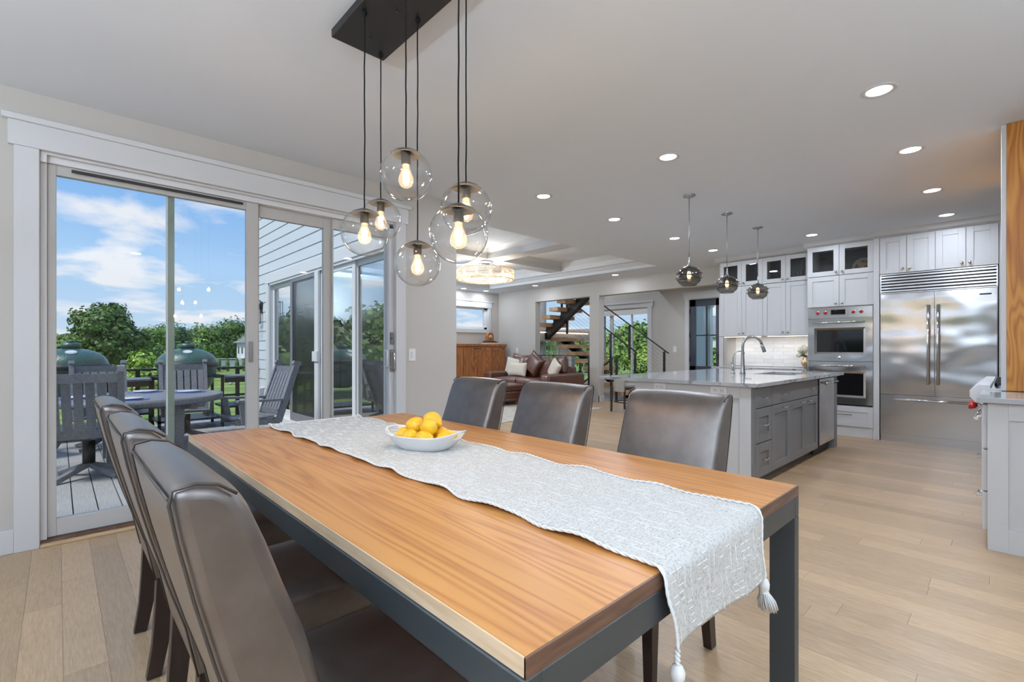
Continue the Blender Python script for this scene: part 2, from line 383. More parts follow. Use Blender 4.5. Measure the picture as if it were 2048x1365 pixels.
        o = bpy.data.objects.new(name, me); C.objects.link(o)
        if parent: o.parent = parent
        else: o.location = c
        if subd:
            q = o.modifiers.new('sub', 'SUBSURF'); q.levels = q.render_levels = subd
        if solid:
            q = o.modifiers.new('sol', 'SOLIDIFY'); q.thickness = solid; q.offset = -1
        if bevel:
            q = o.modifiers.new('bev', 'BEVEL'); q.width = bevel; q.segments = seg; q.limit_method = 'ANGLE'; q.angle_limit = math.radians(40)
            if seg > 1:
                me.polygons.foreach_set('use_smooth', [True]*len(me.polygons)); q.harden_normals = True
        if kind: o['kind'] = kind
        return o
def bx(name, d, m, parent=None, bevel=0, seg=2, kind=None): return MB().box(*d).build(name, m, parent, bevel, seg, kind)
def tag(o, label, cat, group=None, kind=None):
    o['label'] = label; o['category'] = cat
    if group: o['group'] = group
    if kind: o['kind'] = kind
    return o
def thing(name, loc, label, cat, group=None):
    o = bpy.data.objects.new(name, None); C.objects.link(o); o.location = loc; o.empty_display_size = .1
    return tag(o, label, cat, group)
def struct(o): o['kind'] = 'structure'; return o
def sempty(name, loc):
    o = bpy.data.objects.new(name, None); C.objects.link(o); o.location = loc; o['kind'] = 'structure'; return o
def dup(root, loc, rz=0, label=None, group=None, scale=None):
    r = root.copy(); C.objects.link(r); r.location = loc; r.rotation_euler = (0, 0, rz)
    if scale: r.scale = scale
    if label: r['label'] = label
    if group: r['group'] = group
    for ch in list(root.children):
        c = ch.copy(); C.objects.link(c); c.parent = r
        for g in list(ch.children):
            d = g.copy(); C.objects.link(d); d.parent = c
    return r
def wallmesh(axis, c0, c1, a0, a1, z0, z1, holes=()):
    """axis 'x': wall lies in plane x=c, runs along y (a). axis 'y': plane y=c, runs along x."""
    A = sorted(set([a0, a1]+[h[i] for h in holes for i in (0, 1) if a0 < h[i] < a1])); Z = sorted(set([z0, z1]+[h[i] for h in holes for i in (2, 3) if z0 < h[i] < z1]))
    b = MB()
    for i in range(len(A)-1):
        run = None
        for j in range(len(Z)-1):
            am, zm = (A[i]+A[i+1])/2, (Z[j]+Z[j+1])/2
            if any(h[0] < am < h[1] and h[2] < zm < h[3] for h in holes):
                continue
            if axis == 'x': b.box(c0, c1, A[i], A[i+1], Z[j], Z[j+1])
            else: b.box(A[i], A[i+1], c0, c1, Z[j], Z[j+1])
    return b
CZ = 2.743
unit = MB().box(-.5, .5, -.5, .5, -.5, .5)
unit_me = {}
def ubox(name, d, m, parent):
    """box that shares one unit mesh per material"""
    if m not in unit_me:
        me = bpy.data.meshes.new('unit_'+m); me.from_pydata(unit.v, [], unit.f); me.materials.append(M[m]); unit_me[m] = me
    o = bpy.data.objects.new(name, unit_me[m]); C.objects.link(o); o.parent = parent
    off = wl(parent) if parent else Vector()
    o.location = ((d[0]+d[1])/2-off.x, (d[2]+d[3])/2-off.y, (d[4]+d[5])/2-off.z)
    o.scale = (abs(d[1]-d[0]), abs(d[3]-d[2]), abs(d[5]-d[4])); return o
# ================================================================== SETTING
WY = 4.06
# --- floor: planks run along y (direction away-left); the ones nearest the camera are single objects
floor = struct(MB().box(-2.4, 8.9, -4.6, WY, -.14, -.016).box(2.97, 8.9, WY, 9.89, -.14, -.016).build('floor', 'floor'))
rng = random.Random(11)
near = []; rest = MB()
pw = .127; x = -2.4; row = 0
while x < 8.9:
    y = -2.5 - rng.random()*1.5
    ymax = WY if x+pw/2 < 3.0 else 9.89
    while y < ymax:
        ln = rng.uniform(.7, 2.3); a, b_ = max(y, -2.5), min(y+ln, ymax)
        if b_-a > .02:
            d = (x+.0004, min(x+pw-.0004, 8.9), a+.0005, b_-.0005, -.016, 0)
            mxp, myp = x+pw/2, (a+b_)/2; dist = math.hypot(mxp, myp)
            f = mxp*.689+myp*.7245; r = mxp*.7245-myp*.689
            vis = f > .3 and abs(r) < f*1.12+.6 and not (mxp > 4.25 and 1.5 < myp < 2.6) and not (mxp > 4 and myp < .1)
            near.append((dist if vis else 99, d))
        y += ln
    x += pw
near.sort(key=lambda t: t[0])
for i, (dist, d) in enumerate(near):
    if i < 290 and dist < 90: ubox('floor_plank', d, 'floor', floor)
    else: rest.box(*d)
rest.build('floor_planks_beyond', 'floor', floor, kind='stuff')
# bridge floor towards the stairs and entry
struct(bx('floor', (8.9, 11.6, -1.0, 6.45, -.14, 0), 'floor'))
struct(bx('floor', (8.9, 11.5, 6.45, 10.66, -.14, 0), 'floor'))
# --- ceiling with a tray opening over the living area
TX0, TX1, TY0, TY1 = 3.9, 8.02, 4.55, 9.25
cl = wallmesh('z0', 0, 0, 0, 0, 0, 0) if False else MB()
for (a, b_, c_, d_) in ((-2.4, 8.9, -4.6, TY0), (3.05, TX0, TY0, 9.89), (TX1, 8.9, TY0, 9.89), (TX0, TX1, TY1, 9.89)):
    cl.box(a, b_, c_, d_, CZ, CZ+.45)
ceil = struct(cl.build('ceiling', 'ceiling'))
trayp = MB().box(TX0-.1, TX1+.1, TY0-.1, TY1+.1, 3.05, 3.12).build('tray_ceiling', 'ceiling', ceil)
struct(MB().box(8.9, 11.6, 3.0, 6.45, CZ, CZ+.3).build('ceiling', 'ceiling'))
# stepped crown around the tray (two steps on every side)
st = MB()
for k, (ins, zb, zt) in enumerate(((.0, 2.80, 2.84), (.07, 2.90, 2.94))):
    for (a, b_, c_, d_) in ((TX0, TX1, TY0, TY0+.16-ins), (TX0, TX1, TY1-.16+ins, TY1), (TX0, TX0+.16-ins, TY0, TY1), (TX1-.16+ins, TX1, TY0, TY1)):
        if k == 0: st.box(a, b_, c_, d_, 2.86, 3.05)
        else:
            pass
for sx in (0, 1):
    st.prism([(TX0, 3.05), (TX0, 2.80), (TX0+.03, 2.80), (TX0+.24, 3.05)] if sx == 0 else [(TX1, 3.05), (TX1, 2.80), (TX1-.03, 2.80), (TX1-.24, 3.05)], 'y', TY0, TY1)
    st.prism([(TY0, 3.05), (TY0, 2.80), (TY0+.03, 2.80), (TY0+.24, 3.05)] if sx == 0 else [(TY1, 3.05), (TY1, 2.80), (TY1-.03, 2.80), (TY1-.24, 3.05)], 'x', TX0, TX1)
st.build('tray_crown', 'trim', ceil)
for xx in (5.93,): MB().prism([(xx-.27, 3.05), (xx-.17, 2.98), (xx-.17, 2.87), (xx+.17, 2.87), (xx+.17, 2.98), (xx+.27, 3.05)], 'y', TY0+.03, TY1-.03).build('coffer_beam', 'trim', ceil)
for yy in (6.88,): MB().prism([(yy-.27, 3.05), (yy-.17, 2.98), (yy-.17, 2.875), (yy+.17, 2.875), (yy+.17, 2.98), (yy+.27, 3.05)], 'x', TX0+.03, TX1-.03).build('coffer_beam', 'trim', ceil)

# --- walls
DX0, DX1, DZ = -.081, 2.34, 2.40
struct(wallmesh('y', WY, WY+.18, -2.4, 3.05, -.1, CZ+.3, [(DX0, DX1, -.2, DZ)]).build('wall_left', 'wall'))
struct(bx('wall_left', (2.97, 3.05, WY+.18, 5.05, 0, CZ), 'wall'))
struct(wallmesh('y', 9.89, 10.05, 2.8, 8.9, -.1, CZ+.4, [(5.9, 8.5, 1.74, 2.31)]).build('wall_far', 'wall'))
# behind the camera: walls with large windows
struct(wallmesh('x', -2.58, -2.4, -4.6, WY, -.1, CZ+.3, [(-2.3, .55, .06, 2.6), (.80, 3.95, .06, 2.6)]).build('wall_back', 'wall'))
struct(wallmesh('y', -4.78, -4.6, -2.58, 3.6, -.1, CZ+.3, []).build('wall_right', 'wall'))
struct(bx('wall_right', (3.6, 3.75, -4.6, -.62, 0, CZ), 'wall'))
struct(bx('wall_right', (3.6, 8.7, -.78, -.62, 0, CZ), 'wall'))
for wi, (ax, c, a0, a1, z0, z1) in enumerate((('x', -2.5, -2.3, .55, .06, 2.6), ('x', -2.5, .80, 3.95, .06, 2.6))):
    w = sempty('window_%d' % (wi+5), (c, (a0+a1)/2, z0) if ax == 'x' else ((a0+a1)/2, c, z0))
    b = MB(); n = 3
    def B(a, b2, za, zb, t=.03):
        if ax == 'x': b.box(c-t, c+t, a, b2, za, zb)
        else: b.box(a, b2, c-t, c+t, za, zb)
    B(a0, a1, z0, z0+.05); B(a0, a1, z1-.05, z1); 
    for k in range(n+1):
        a = a0+(a1-a0)*k/n; B(max(a0, a-.03), min(a1, a+.03), z0, z1)
    B(a0, a1, z1-.55, z1-.52)
    b.build('window_frame', 'vinyl', w)
# kitchen wall and its return beside the entry
KX = 8.52
struct(bx('wall_far', (KX, 8.72, -.78, 3.47, 0, CZ), 'wall'))
# stair wall / header in plane x = 8.9
HX = 8.9
struct(bx('wall_far', (HX, 9.08, 8.62, 9.89, 0, CZ), 'wall'))
header = struct(bx('wall_far', (HX, 9.10, 3.47, 8.62, 2.42, CZ), 'wall'))
struct(bx('wall_far', (8.72, 9.10, 3.3, 3.47, 0, CZ), 'wall'))
post = struct(bx('wall_far', (HX, 9.10, 6.49, 6.75, 0, 2.42), 'wall'))
struct(bx('wall_far', (HX, HX+.18, 8.48, 8.62, 0, 2.42), 'wall'))
bpm = MB(); bpm.box(8.885, 9.115, 6.475, 6.49, 0, .14); bpm.box(8.885, HX, 6.475, 6.765, 0, .14); bpm.box(8.885, 9.115, 6.475, 6.50, 2.36, 2.42)
bpm.build('post_base', 'trim', post)
# far entry wall x = 11.5 (front door, stair windows) with tall stair void
EX = 11.5
holes = [(4.86, 5.62, -.05, 2.44), (6.78, 8.24, .25, 2.30), (8.55, 9.40, .25, 1.46), (10.02, 10.6, .25, 1.46), (8.6, 10.6, 1.78, 3.6)]
struct(wallmesh('x', EX, EX+.15, 2.9, 10.78, -.1, 5.4, holes).build('wall_entry', 'wall'))
struct(bx('wall_entry', (9.1, EX, 10.66, 10.78, -.1, 5.4), 'trim'))
struct(bx('wall_entry', (9.1, EX, 2.85, 3.0, -.1, CZ), 'wall'))
struct(wallmesh('x', 9.08, 9.1, 6.45, 10.78, 2.7, 5.4).build('wall_entry', 'wall'))
struct(bx('wall_entry', (9.1, EX, 6.35, 6.45, CZ, 5.4), 'wall'))
struct(bx('ceiling', (9.0, 11.65, 6.35, 10.78, 5.4, 5.5), 'ceiling'))

# --- trims of the big opening
tr = sempty('trim_1', (1.13, WY, 0))
bx('side_casing', (-.19, -.083, WY-.022, WY, 0, 2.405), 'trim', tr, .002, 1)
bx('side_casing', (2.325, 2.43, WY-.022, WY, 0, 2.405), 'trim', tr, .002, 1)
bx('head_casing', (-.215, 2.455, WY-.028, WY, 2.405, 2.55), 'trim', tr, .002, 1)
bx('head_cap', (-.24, 2.48, WY-.045, WY, 2.55, 2.585), 'trim', tr, .003, 1)
struct(bx('baseboard_left', (-2.4, -.19, WY-.02, WY, 0, .14), 'trim', None, .003, 1))
struct(bx('baseboard_left', (2.43, 3.05, WY-.02, WY, 0, .14), 'trim', None, .003, 1))
struct(bx('baseboard_far', (3.05, 8.9, 9.87, 9.89, 0, .14), 'trim'))
struct(bx('baseboard_far', (HX-.02, HX, 8.48, 9.87, 0, .14), 'trim'))
struct(bx('baseboard_right', (EX-.02, EX, 5.8, 6.3, 0, .14), 'trim'))

# --- big sliding door (door_1)
d1 = sempty('door_1', (1.13, WY+.09, 0))
fy0, fy1 = WY+.03, WY+.14
fr = MB(); fr.box(DX0, DX0+.03, fy0, fy1, .03, DZ); fr.box(DX1-.06, DX1-.015, fy0, fy1, .03, DZ); fr.box(DX0, DX1, fy0, fy1, DZ-.05, DZ); fr.box(DX0, DX0+.03, WY, fy0, DZ-.06, DZ)
fr.build('door_frame', 'vinyl', d1, .002, 1)
jm = MB(); jm.box(DX0-.002, DX0, WY-.002, fy0, 0, DZ); jm.box(DX1-.015, DX1, WY-.002, WY+.16, 0, DZ); jm.box(DX0, DX1, WY-.002, fy0, DZ-.012, DZ); jm.build('jamb_lining', 'trim', d1)
bx('weather_slot', (.06, 1.03, fy0-.004, fy0+.005, DZ-.085, DZ-.068), 'dark', d1)
si = MB(); si.box(DX0, DX1, WY+.01, WY+.16, -.02, .02); si.box(DX0, DX1, WY+.045, WY+.055, .02, .032); si.box(DX0, DX1, WY+.015, WY+.02, .02, .03)
si.build('door_sill', 'sill', d1)
bx('sill_strip', (DX0, DX1, WY-.03, WY+.01, 0, .016), 'oaksill', d1, .003, 1)
def sash(parent, name, axis, c, a0, a1, z0, z1, st=(.06, .06), rb=.10, rt=.075, t=.045, m='vinylgrey', g='pane'):
    b = MB()
    def Q(p, q, za, zb, tt=t):
        if axis == 'y': b.box(p, q, c-tt/2, c+tt/2, za, zb)
        else: b.box(c-tt/2, c+tt/2, p, q, za, zb)
    Q(a0, a0+st[0], z0, z1); Q(a1-st[1], a1, z0, z1); Q(a0+st[0], a1-st[1], z0, z0+rb); Q(a0+st[0], a1-st[1], z1-rt, z1)
    o = b.build(name, m, parent, .003, 1)
    p = MB()
    if axis == 'y': p.add([(a0+st[0], c, z0+rb), (a1-st[1], c, z0+rb), (a1-st[1], c, z1-rt), (a0+st[0], c, z1-rt)], [(0, 1, 2, 3)])
    else: p.add([(c, a0+st[0], z0+rb), (c, a1-st[1], z0+rb), (c, a1-st[1], z1-rt), (c, a0+st[0], z1-rt)], [(0, 1, 2, 3)])
    p.build('pane', g, o); return o
s1 = sash(d1, 'door_panel', 'y', WY+.075, DX0+.03, 1.145, .035, DZ-.05, (.042, .085), .105, .062)
bx('latch_plate', (1.075, 1.105, WY+.045, WY+.0525, 1.10, 1.26), 'nickel', s1, .002, 1)
il = MB().box(.565, .605, WY+.10, WY+.13, .06, DZ-.05).build('interlock_stile', 'interlock', d1)
bx('interlock_edge', (.558, .5655, WY+.098, WY+.132, .06, DZ-.05), 'vinyl', d1)
s2 = sash(d1, 'door_panel', 'y', WY+.115, 1.15, 1.745, .035, DZ-.05, (.012, .065), .10, .09)
s3 = sash(d1, 'door_panel', 'y', WY+.085, 1.745, 2.285, .035, DZ-.05, (.01, .012), .10, .09)
hb = MB(); hb.box(2.286, 2.316, WY+.008, WY+.03, .99, 1.20); hb.build('handle_plate', 'nickel', d1, .004)
hb = MB(); hb.tube([(2.30, WY+.02, 1.18), (2.30, WY-.03, 1.17), (2.30, WY-.035, 1.09), (2.30, WY-.03, 1.02), (2.30, WY+.02, 1.01)], .007); hb.build('pull_handle', 'chrome', d1)
hb = MB(); hb.box(2.286, 2.316, WY+.01, WY+.03, 1.25, 1.36); hb.tube([(2.30, WY+.01, 1.30), (2.27, WY-.02, 1.32)], .006); hb.build('thumb_lock', 'nickel', d1)
hb = MB(); hb.tube([(2.255, WY+.06, 1.19), (2.255, WY+.02, 1.18), (2.255, WY+.02, 1.04), (2.255, WY+.06, 1.03)], .008); hb.build('pull_handle', 'vinyl', d1)

# --- wall switches and outlets
def switch(loc, axis, label, w=.075, h=.12, grp=None):
    t = thing('light_switch', loc, label, 'switch', grp)
    x, y, z = loc; b = MB(); r = MB()
    if axis == 'y': b.box(x-w/2, x+w/2, y-.006, y, z-h/2, z+h/2); r.box(x-.012, x+.012, y-.011, y-.006, z-.03, z+.03)
    else: b.box(x-.006, x, y-w/2, y+w/2, z-h/2, z+h/2); r.box(x-.011, x-.006, y-.012, y+.012, z-.03, z+.03)
    b.build('plate', 'plastic', t, .002, 1); r.build('rocker', 'vinyl', t); return t
switch((2.51, WY, 1.146), 'y', 'white light switch on the wall right of the big sliding door')
switch((HX, 9.15, 1.17), 'x', 'white light switch on the wall above the brown sofa', .09, .14)
switch((EX, 6.0, 1.20), 'x', 'white light switch on the entry wall left of the navy front door', .09, .15)

# --- small living-room window
w1 = sempty('window_1', (7.4, 9.89, 1.74))
fr = MB(); fr.box(5.9, 8.5, 9.93, 9.99, 1.74, 1.79); fr.box(5.9, 8.5, 9.93, 9.99, 2.27, 2.31); fr.box(8.40, 8.5, 9.93, 9.99, 1.74, 2.31); fr.box(5.9, 5.96, 9.93, 9.99, 1.74, 2.31)
fr.build('window_frame', 'vinyl', w1); MB().add([(5.96, 9.96, 1.79), (8.40, 9.96, 1.79), (8.40, 9.96, 2.27), (5.96, 9.96, 2.27)], [(0, 1, 2, 3)]).build('pane', 'pane', w1)
t = MB(); t.box(5.8, 8.6, 9.868, 9.89, 1.64, 1.74); t.box(8.5, 8.6, 9.868, 9.89, 1.74, 2.38); t.build('casing', 'trim', w1, .002, 1)
t = MB(); t.box(5.78, 8.63, 9.862, 9.89, 2.32, 2.47); t.box(5.75, 8.66, 9.85, 9.89, 2.47, 2.50); t.build('head_casing', 'trim', w1, .002, 1)

# --- stair windows
w2 = sempty('window_2', (EX, 7.5, .25))
t = MB(); t.box(EX-.02, EX, 6.66, 6.78, .15, 2.34); t.box(EX-.02, EX, 6.62, 8.4, 2.34, 2.47); t.box(EX-.035, EX, 6.60, 8.42, 2.47, 2.50); t.box(EX-.02, EX, 8.24, 8.36, .15, 2.34); t.box(EX-.02, EX, 6.66, 8.36, .15, .25)
t.build('casing', 'trim', w2)
t = MB(); t.box(EX+.03, EX+.08, 7.28, 7.32, .25, 2.30); t.box(EX+.03, EX+.08, 7.92, 8.02, .25, 2.30); t.box(EX+.03, EX+.08, 6.78, 8.24, .25, .30); t.box(EX+.03, EX+.08, 6.78, 8.24, 2.20, 2.30); t.build('window_frame', 'vinyl', w2)
bx('roller_shade', (EX-.005, EX+.03, 6.79, 8.23, 2.16, 2.30), 'plastic', w2)
MB().add([(EX+.055, 6.78, .25), (EX+.055, 8.24, .25), (EX+.055, 8.24, 2.3), (EX+.055, 6.78, 2.3)], [(0, 1, 2, 3)]).build('pane', 'pane', w2)
for wi, (a0, a1, z0, z1) in enumerate(((8.55, 9.40, .25, 1.46), (10.02, 10.6, .25, 1.46), (8.6, 10.6, 1.78, 3.6))):
    w = sempty('window_%d' % (wi+8), (EX, (a0+a1)/2, z0)); t = MB()
    t.box(EX-.02, EX, a0-.1, a0, z0-.1, z1+.02); t.box(EX-.02, EX, a1, a1+.1, z0-.1, z1+.02); t.box(EX-.02, EX, a0-.1, a1+.1, z0-.1, z0); t.build('casing', 'trim', w)
    t = MB(); t.box(EX+.03, EX+.07, a0, a1, z0, z0+.04); t.box(EX+.03, EX+.07, (a0+a1)/2-.015, (a0+a1)/2+.015, z0, z1); t.box(EX+.03, EX+.07, a0, a1, (z0+z1)/2+.25, (z0+z1)/2+.27); t.build('window_frame', 'vinyl', w)
    MB().add([(EX+.05, a0, z0), (EX+.05, a1, z0), (EX+.05, a1, z1), (EX+.05, a0, z1)], [(0, 1, 2, 3)]).build('pane', 'pane', w)

# --- front door (navy with four panes)
d2 = sempty('door_2', (EX, 5.24, 0))
t = MB(); t.box(EX-.02, EX, 5.62, 5.72, 0, 2.46); t.box(EX-.02, EX, 4.76, 4.86, 0, 2.46); t.box(EX-.025, EX, 4.72, 5.75, 2.46, 2.60); t.box(EX-.04, EX, 4.70, 5.78, 2.60, 2.63); t.build('casing', 'trim', d2)
t = MB(); a0, a1 = 4.86, 5.62
t.box(EX+.04, EX+.09, a0, a0+.10, 0, 2.44); t.box(EX+.04, EX+.09, a1-.15, a1, 0, 2.44); t.box(EX+.04, EX+.09, a0, a1, 2.27, 2.44); t.box(EX+.04, EX+.09, a0, a1, 0, .78)
t.build('door_leaf', 'navy', d2)
t = MB(); t.box(EX+.045, EX+.085, 5.18, 5.21, .78, 2.27); t.box(EX+.045, EX+.085, a0+.1, a1-.15, 1.53, 1.56); t.build('glazing_bar', 'metalblk', d2)
for (p, q) in ((a0+.1, 5.18), (5.21, a1-.15)):
    for (za, zb) in ((.78, 1.53), (1.56, 2.27)): MB().add([(EX+.065, p, za), (EX+.065, q, za), (EX+.065, q, zb), (EX+.065, p, zb)], [(0, 1, 2, 3)]).build('pane', 'pane', d2)
for z in (.95, 1.55, 2.15): bx('hinge', (EX+.02, EX+.04, 5.60, 5.635, z-.06, z+.06), 'metalblk', d2)
bx('door_handle', (EX+.0, EX+.04, a0+.03, a0+.07, .95, 1.12), 'metalblk', d2)

# --- lighting fixtures in the ceiling
LG = 'recessed ceiling downlights'
rows = [((3.54, .55), 'round white ceiling downlight above the right-hand counter end, largest of all downlights'),
 ((3.54, 1.905), 'round white ceiling downlight left of the largest one, over the near end of the island'),
 ((4.77, .545), 'round white ceiling downlight second in the row nearest the wood hood column'),
 ((3.54, 3.26), 'round white ceiling downlight nearest the globe pendant cluster, right of the globes'),
 ((4.78, 3.26), 'round white ceiling downlight second from the globe cluster, left of the island pendants'),
 ((6.14, .54), 'round white ceiling downlight third in the row running along the wood hood column'),
 ((6.2, 3.24), 'small round ceiling downlight just left of the first smoked pendant cord'),
 ((7.38, .525), 'round white ceiling downlight directly in front of the cabinets above the refrigerator'),
 ((7.39, 3.22), 'small round ceiling downlight near the left end of the glass-door cabinets'),
 ((7.36, 1.87), 'round white ceiling downlight in front of the cabinets above the wall ovens'),
 ((8.36, 5.68), 'small round ceiling downlight above the post between the two stair openings'),
 ((8.37, 7.98), 'small round ceiling downlight above the left stair opening'),
 ((7.45, 9.60), 'tiny ceiling downlight left of two in front of the small high window'),
 ((8.17, 9.58), 'tiny ceiling downlight right of two in front of the small high window')]
extra = [(.9, -1.4), (-1.3, -1.4), (-1.3, .8), (-1.3, 2.9), (3.54, -1.4), (3.5, 6.9), (3.5, 9.4), (10.2, 4.3)]
dl0 = None
DLP = 9.5; UPL = 120
for i, ((x, y), lab) in enumerate(rows):
    if dl0 is None:
        t = thing('ceiling_light', (x, y, CZ), lab, 'ceiling light', LG)
        MB().lathe([(.062, -.001), (.066, -.005), (.088, -.004), (.092, 0)], (x, y, CZ), 28).build('trim_ring', 'trim', t)
        MB().disc((x, y, CZ-.0025), .064, 28, flip=True).build('diffuser', 'glow', t)
        dl0 = t
    else: dup(dl0, (x, y, CZ), 0, lab)
def area(x, y, z, p, size=.13, col=(.82, .93, 1.10), shape='DISK', rot=(0, 0, 0), sy=None, spread=180):
    l = bpy.data.lights.new('lamp', 'AREA'); l.shape = shape; l.size = size; l.energy = p; l.color = col; l.spread = math.radians(spread)
    if sy: l.size_y = sy
    o = bpy.data.objects.new('lamp', l); C.objects.link(o); o.location = (x, y, z); o.rotation_euler = rot; return o
for (x, y), lab in rows: area(x, y, CZ-.012, DLP*(.5 if x > 7 else 1.35 if 4 < x < 7 else 1))
for i, (x, y) in enumerate(extra):
    area(x, y, CZ-.012, DLP*1.2)
area(10.3, 8.6, 5.3, 60, .6); area(10.3, 9.9, 1.38, 9, .13); area(10.0, 5.2, CZ-.012, 14)  # the light under the landing is added to brighten the wall there
# unseen uplighters added to brighten the ceiling with neutral light
for i, (x, y, lab, kk) in enumerate(((-2.05, .68, 'slim black standing uplighter lamp between the two tall back windows', 1.15), (-2.0, -1.6, 'slim black standing uplighter lamp in the back corner behind the camera', 1.7), (1.5, -2.25, 'slim black standing uplighter lamp at the right wall behind the camera', .8), (4.1, 9.3, 'slim black standing uplighter lamp in the hidden corner of the living area', 1.6))):
    t = thing('added_uplighter', (x, y, 0), lab, 'floor lamp'); MB().lathe([(.001, .025), (.14, .02), (.14, 0)], (x, y, 0), 24).build('base', 'metalblk', t)
    MB().tube([(x, y, .02), (x, y, 1.68)], .012, 10).build('pole', 'metalblk', t); MB().lathe([(.001, 1.67), (.08, 1.69), (.19, 1.78)], (x, y, 0), 24).build('shade', 'metalblk', t)
    area(x, y, 1.775, UPL*kk, .34, (.78, .93, 1.10), 'DISK', (PI, 0, 0))
# ================================================================== KITCHEN
def shaker(parent, name, axis, c, a0, a1, z0, z1, m='cab', out=-1, rail=.065, t=.02, glassm=None, gap=.0015):
    """door/drawer front with a recessed centre. axis 'x': face in plane x=c facing -x (out=-1); axis 'y': plane y=c facing out"""
    a0 += gap; a1 -= gap; z0 += gap; z1 -= gap
    b = MB()
    def Q(p, q, za, zb, f, g):
        u0, u1 = c+out*f, c+out*g
        if axis == 'x': b.box(u0, u1, p, q, za, zb)
        else: b.box(p, q, u0, u1, za, zb)
    Q(a0, a0+rail, z0, z1, 0, t); Q(a1-rail, a1, z0, z1, 0, t); Q(a0+rail, a1-rail, z0, z0+rail, 0, t); Q(a0+rail, a1-rail, z1-rail, z1, 0, t)
    if not glassm: Q(a0+rail, a1-rail, z0+rail, z1-rail, 0, t-.010)
    o = b.build(name, m, parent, .0015, 1)
    if glassm:
        u = c+out*.01
        if axis == 'x': vs = [(u, a0+rail, z0+rail), (u, a1-rail, z0+rail), (u, a1-rail, z1-rail), (u, a0+rail, z1-rail)]
        else: vs = [(a0+rail, u, z0+rail), (a1-rail, u, z0+rail), (a1-rail, u, z1-rail), (a0+rail, u, z1-rail)]
        MB().add(vs, [(0, 1, 2, 3)]).build('pane', glassm, o)
    return o
def knob(parent, x, y, z, m='brass', r=.016):
    MB().lathe([(.001, -.034), (r*.8, -.033), (r, -.026), (r*.75, -.02), (.006, -.016), (.006, 0)], (x, y, z), 14, 'x').build('knob', m, parent)
def slab(parent, name, d, m, bevel=.0015): return bx(name, d, m, parent, bevel, 1)
def pull(parent, axis, c, a, z, ln=.13, out=-1, m='chrome', r=.005, vertical=False):
    b = MB(); s = .03
    def P(p, q, zz): return (c+out*p, q, zz) if axis == 'x' else (q, c+out*p, zz)
    b.tube([P(s, a-ln/2, z), P(s, a+ln/2, z)], r)
    for k in (-1, 1): b.tube([P(0, a+k*ln*.33, z), P(s, a+k*ln*.33, z)], r*.9)
    b.build('pull', m, parent)

# --- island
IX0, IX1, IY0, IY1 = 4.24, 6.98, 1.50, 2.64
isl = thing('kitchen_island', ((IX0+IX1)/2, 2.1, 0), 'large grey kitchen island with white end panel, drawers and cabinet doors', 'kitchen island')
b = MB(); b.box(IX0+.02, 6.15, IY0+.02, IY1, .10, .88); b.box(6.78, IX1, IY0+.02, IY1, .10, .88); b.box(6.15, 6.78, 2.05, IY1, .10, .88); b.build('body', 'island', isl)
b = MB(); b.box(IX0+.02, IX1-.15, IY0+.10, IY1-.05, 0, .10); b.build('toe_kick', 'toe', isl)
b = MB(); b.box(6.84, IX1, IY0, IY0+.12, 0, .10); b.box(6.84, IX1, IY0, IY0+.05, .10, .87); b.build('end_post', 'island', isl, .002, 1)
b = MB(); b.box(IX0-.0, IX0+.02, IY0+.02, IY1, 0, .88); b.build('end_panel', 'islandend', isl)
b = MB()
for (p, q, za, zb) in ((IY0+.02, IY0+.115, 0, .88), (2.33, 2.64, 0, .88), (IY0+.115, 2.33, .775, .88), (IY0+.115, 2.33, 0, .12), (1.99, 2.06, .12, .775)): b.box(IX0-.014, IX0, p, q, za, zb)
b.build('end_frame', 'islandend', isl, .002, 1)
b = MB(); b.box(IX0-.014, IX0+.042, IY0+.001, IY0+.0195, 0, .88); b.build('corner_post', 'island', isl)
for z0, z1 in ((.695, .865), (.392, .688), (.095, .385)):
    o = shaker(isl, 'drawer', 'y', IY0+.02, 4.285, 4.665, z0, z1, 'island', -1, .05 if z0 > .6 else .075) if z0 < .6 else slab(isl, 'drawer', (4.287, 4.663, IY0, IY0+.02, z0, z1), 'island')
    pull(o, 'y', IY0, 4.475, (z0+z1)/2, .13)
o = slab(isl, 'drawer', (4.673, 6.137, IY0, IY0+.02, .695, .865), 'island'); pull(o, 'y', IY0, 4.98, .78, .15); pull(o, 'y', IY0, 5.9, .78, .15)
for i, (a, c2) in enumerate(((4.67, 5.175), (5.175, 5.65), (5.65, 6.14))):
    o = shaker(isl, 'door', 'y', IY0+.02, a, c2, .095, .688, 'island', -1, .075)
    pull(o, 'y', IY0, a+.33 if i == 0 else (a+.15 if i == 2 else c2-.10), .655, .13)
for k, (ya, yb) in enumerate(((2.303, 2.42), (1.721, 1.862))):
    t = thing('wall_outlet', (IX0-.014, (ya+yb)/2, .77), ('white double outlet high on the island end panel, left of two', 'white double outlet high on the island end panel, right of two')[k], 'outlet', 'outlets on the island end')
    bx('plate', (IX0-.020, IX0-.014, ya, yb, .80, .873), 'plastic', t, .002, 1)
    for q in (.3, .7):
        ym = ya+(yb-ya)*q; so_ = bx('socket', (IX0-.023, IX0-.020, ym-.023, ym+.023, .817, .856), 'vinyl', t, .004, 1)
        bx('slots', (IX0-.0236, IX0-.023, ym-.008, ym-.005, .83, .842), 'dark', so_); bx('slots', (IX0-.0236, IX0-.023, ym+.005, ym+.008, .83, .842), 'dark', so_)
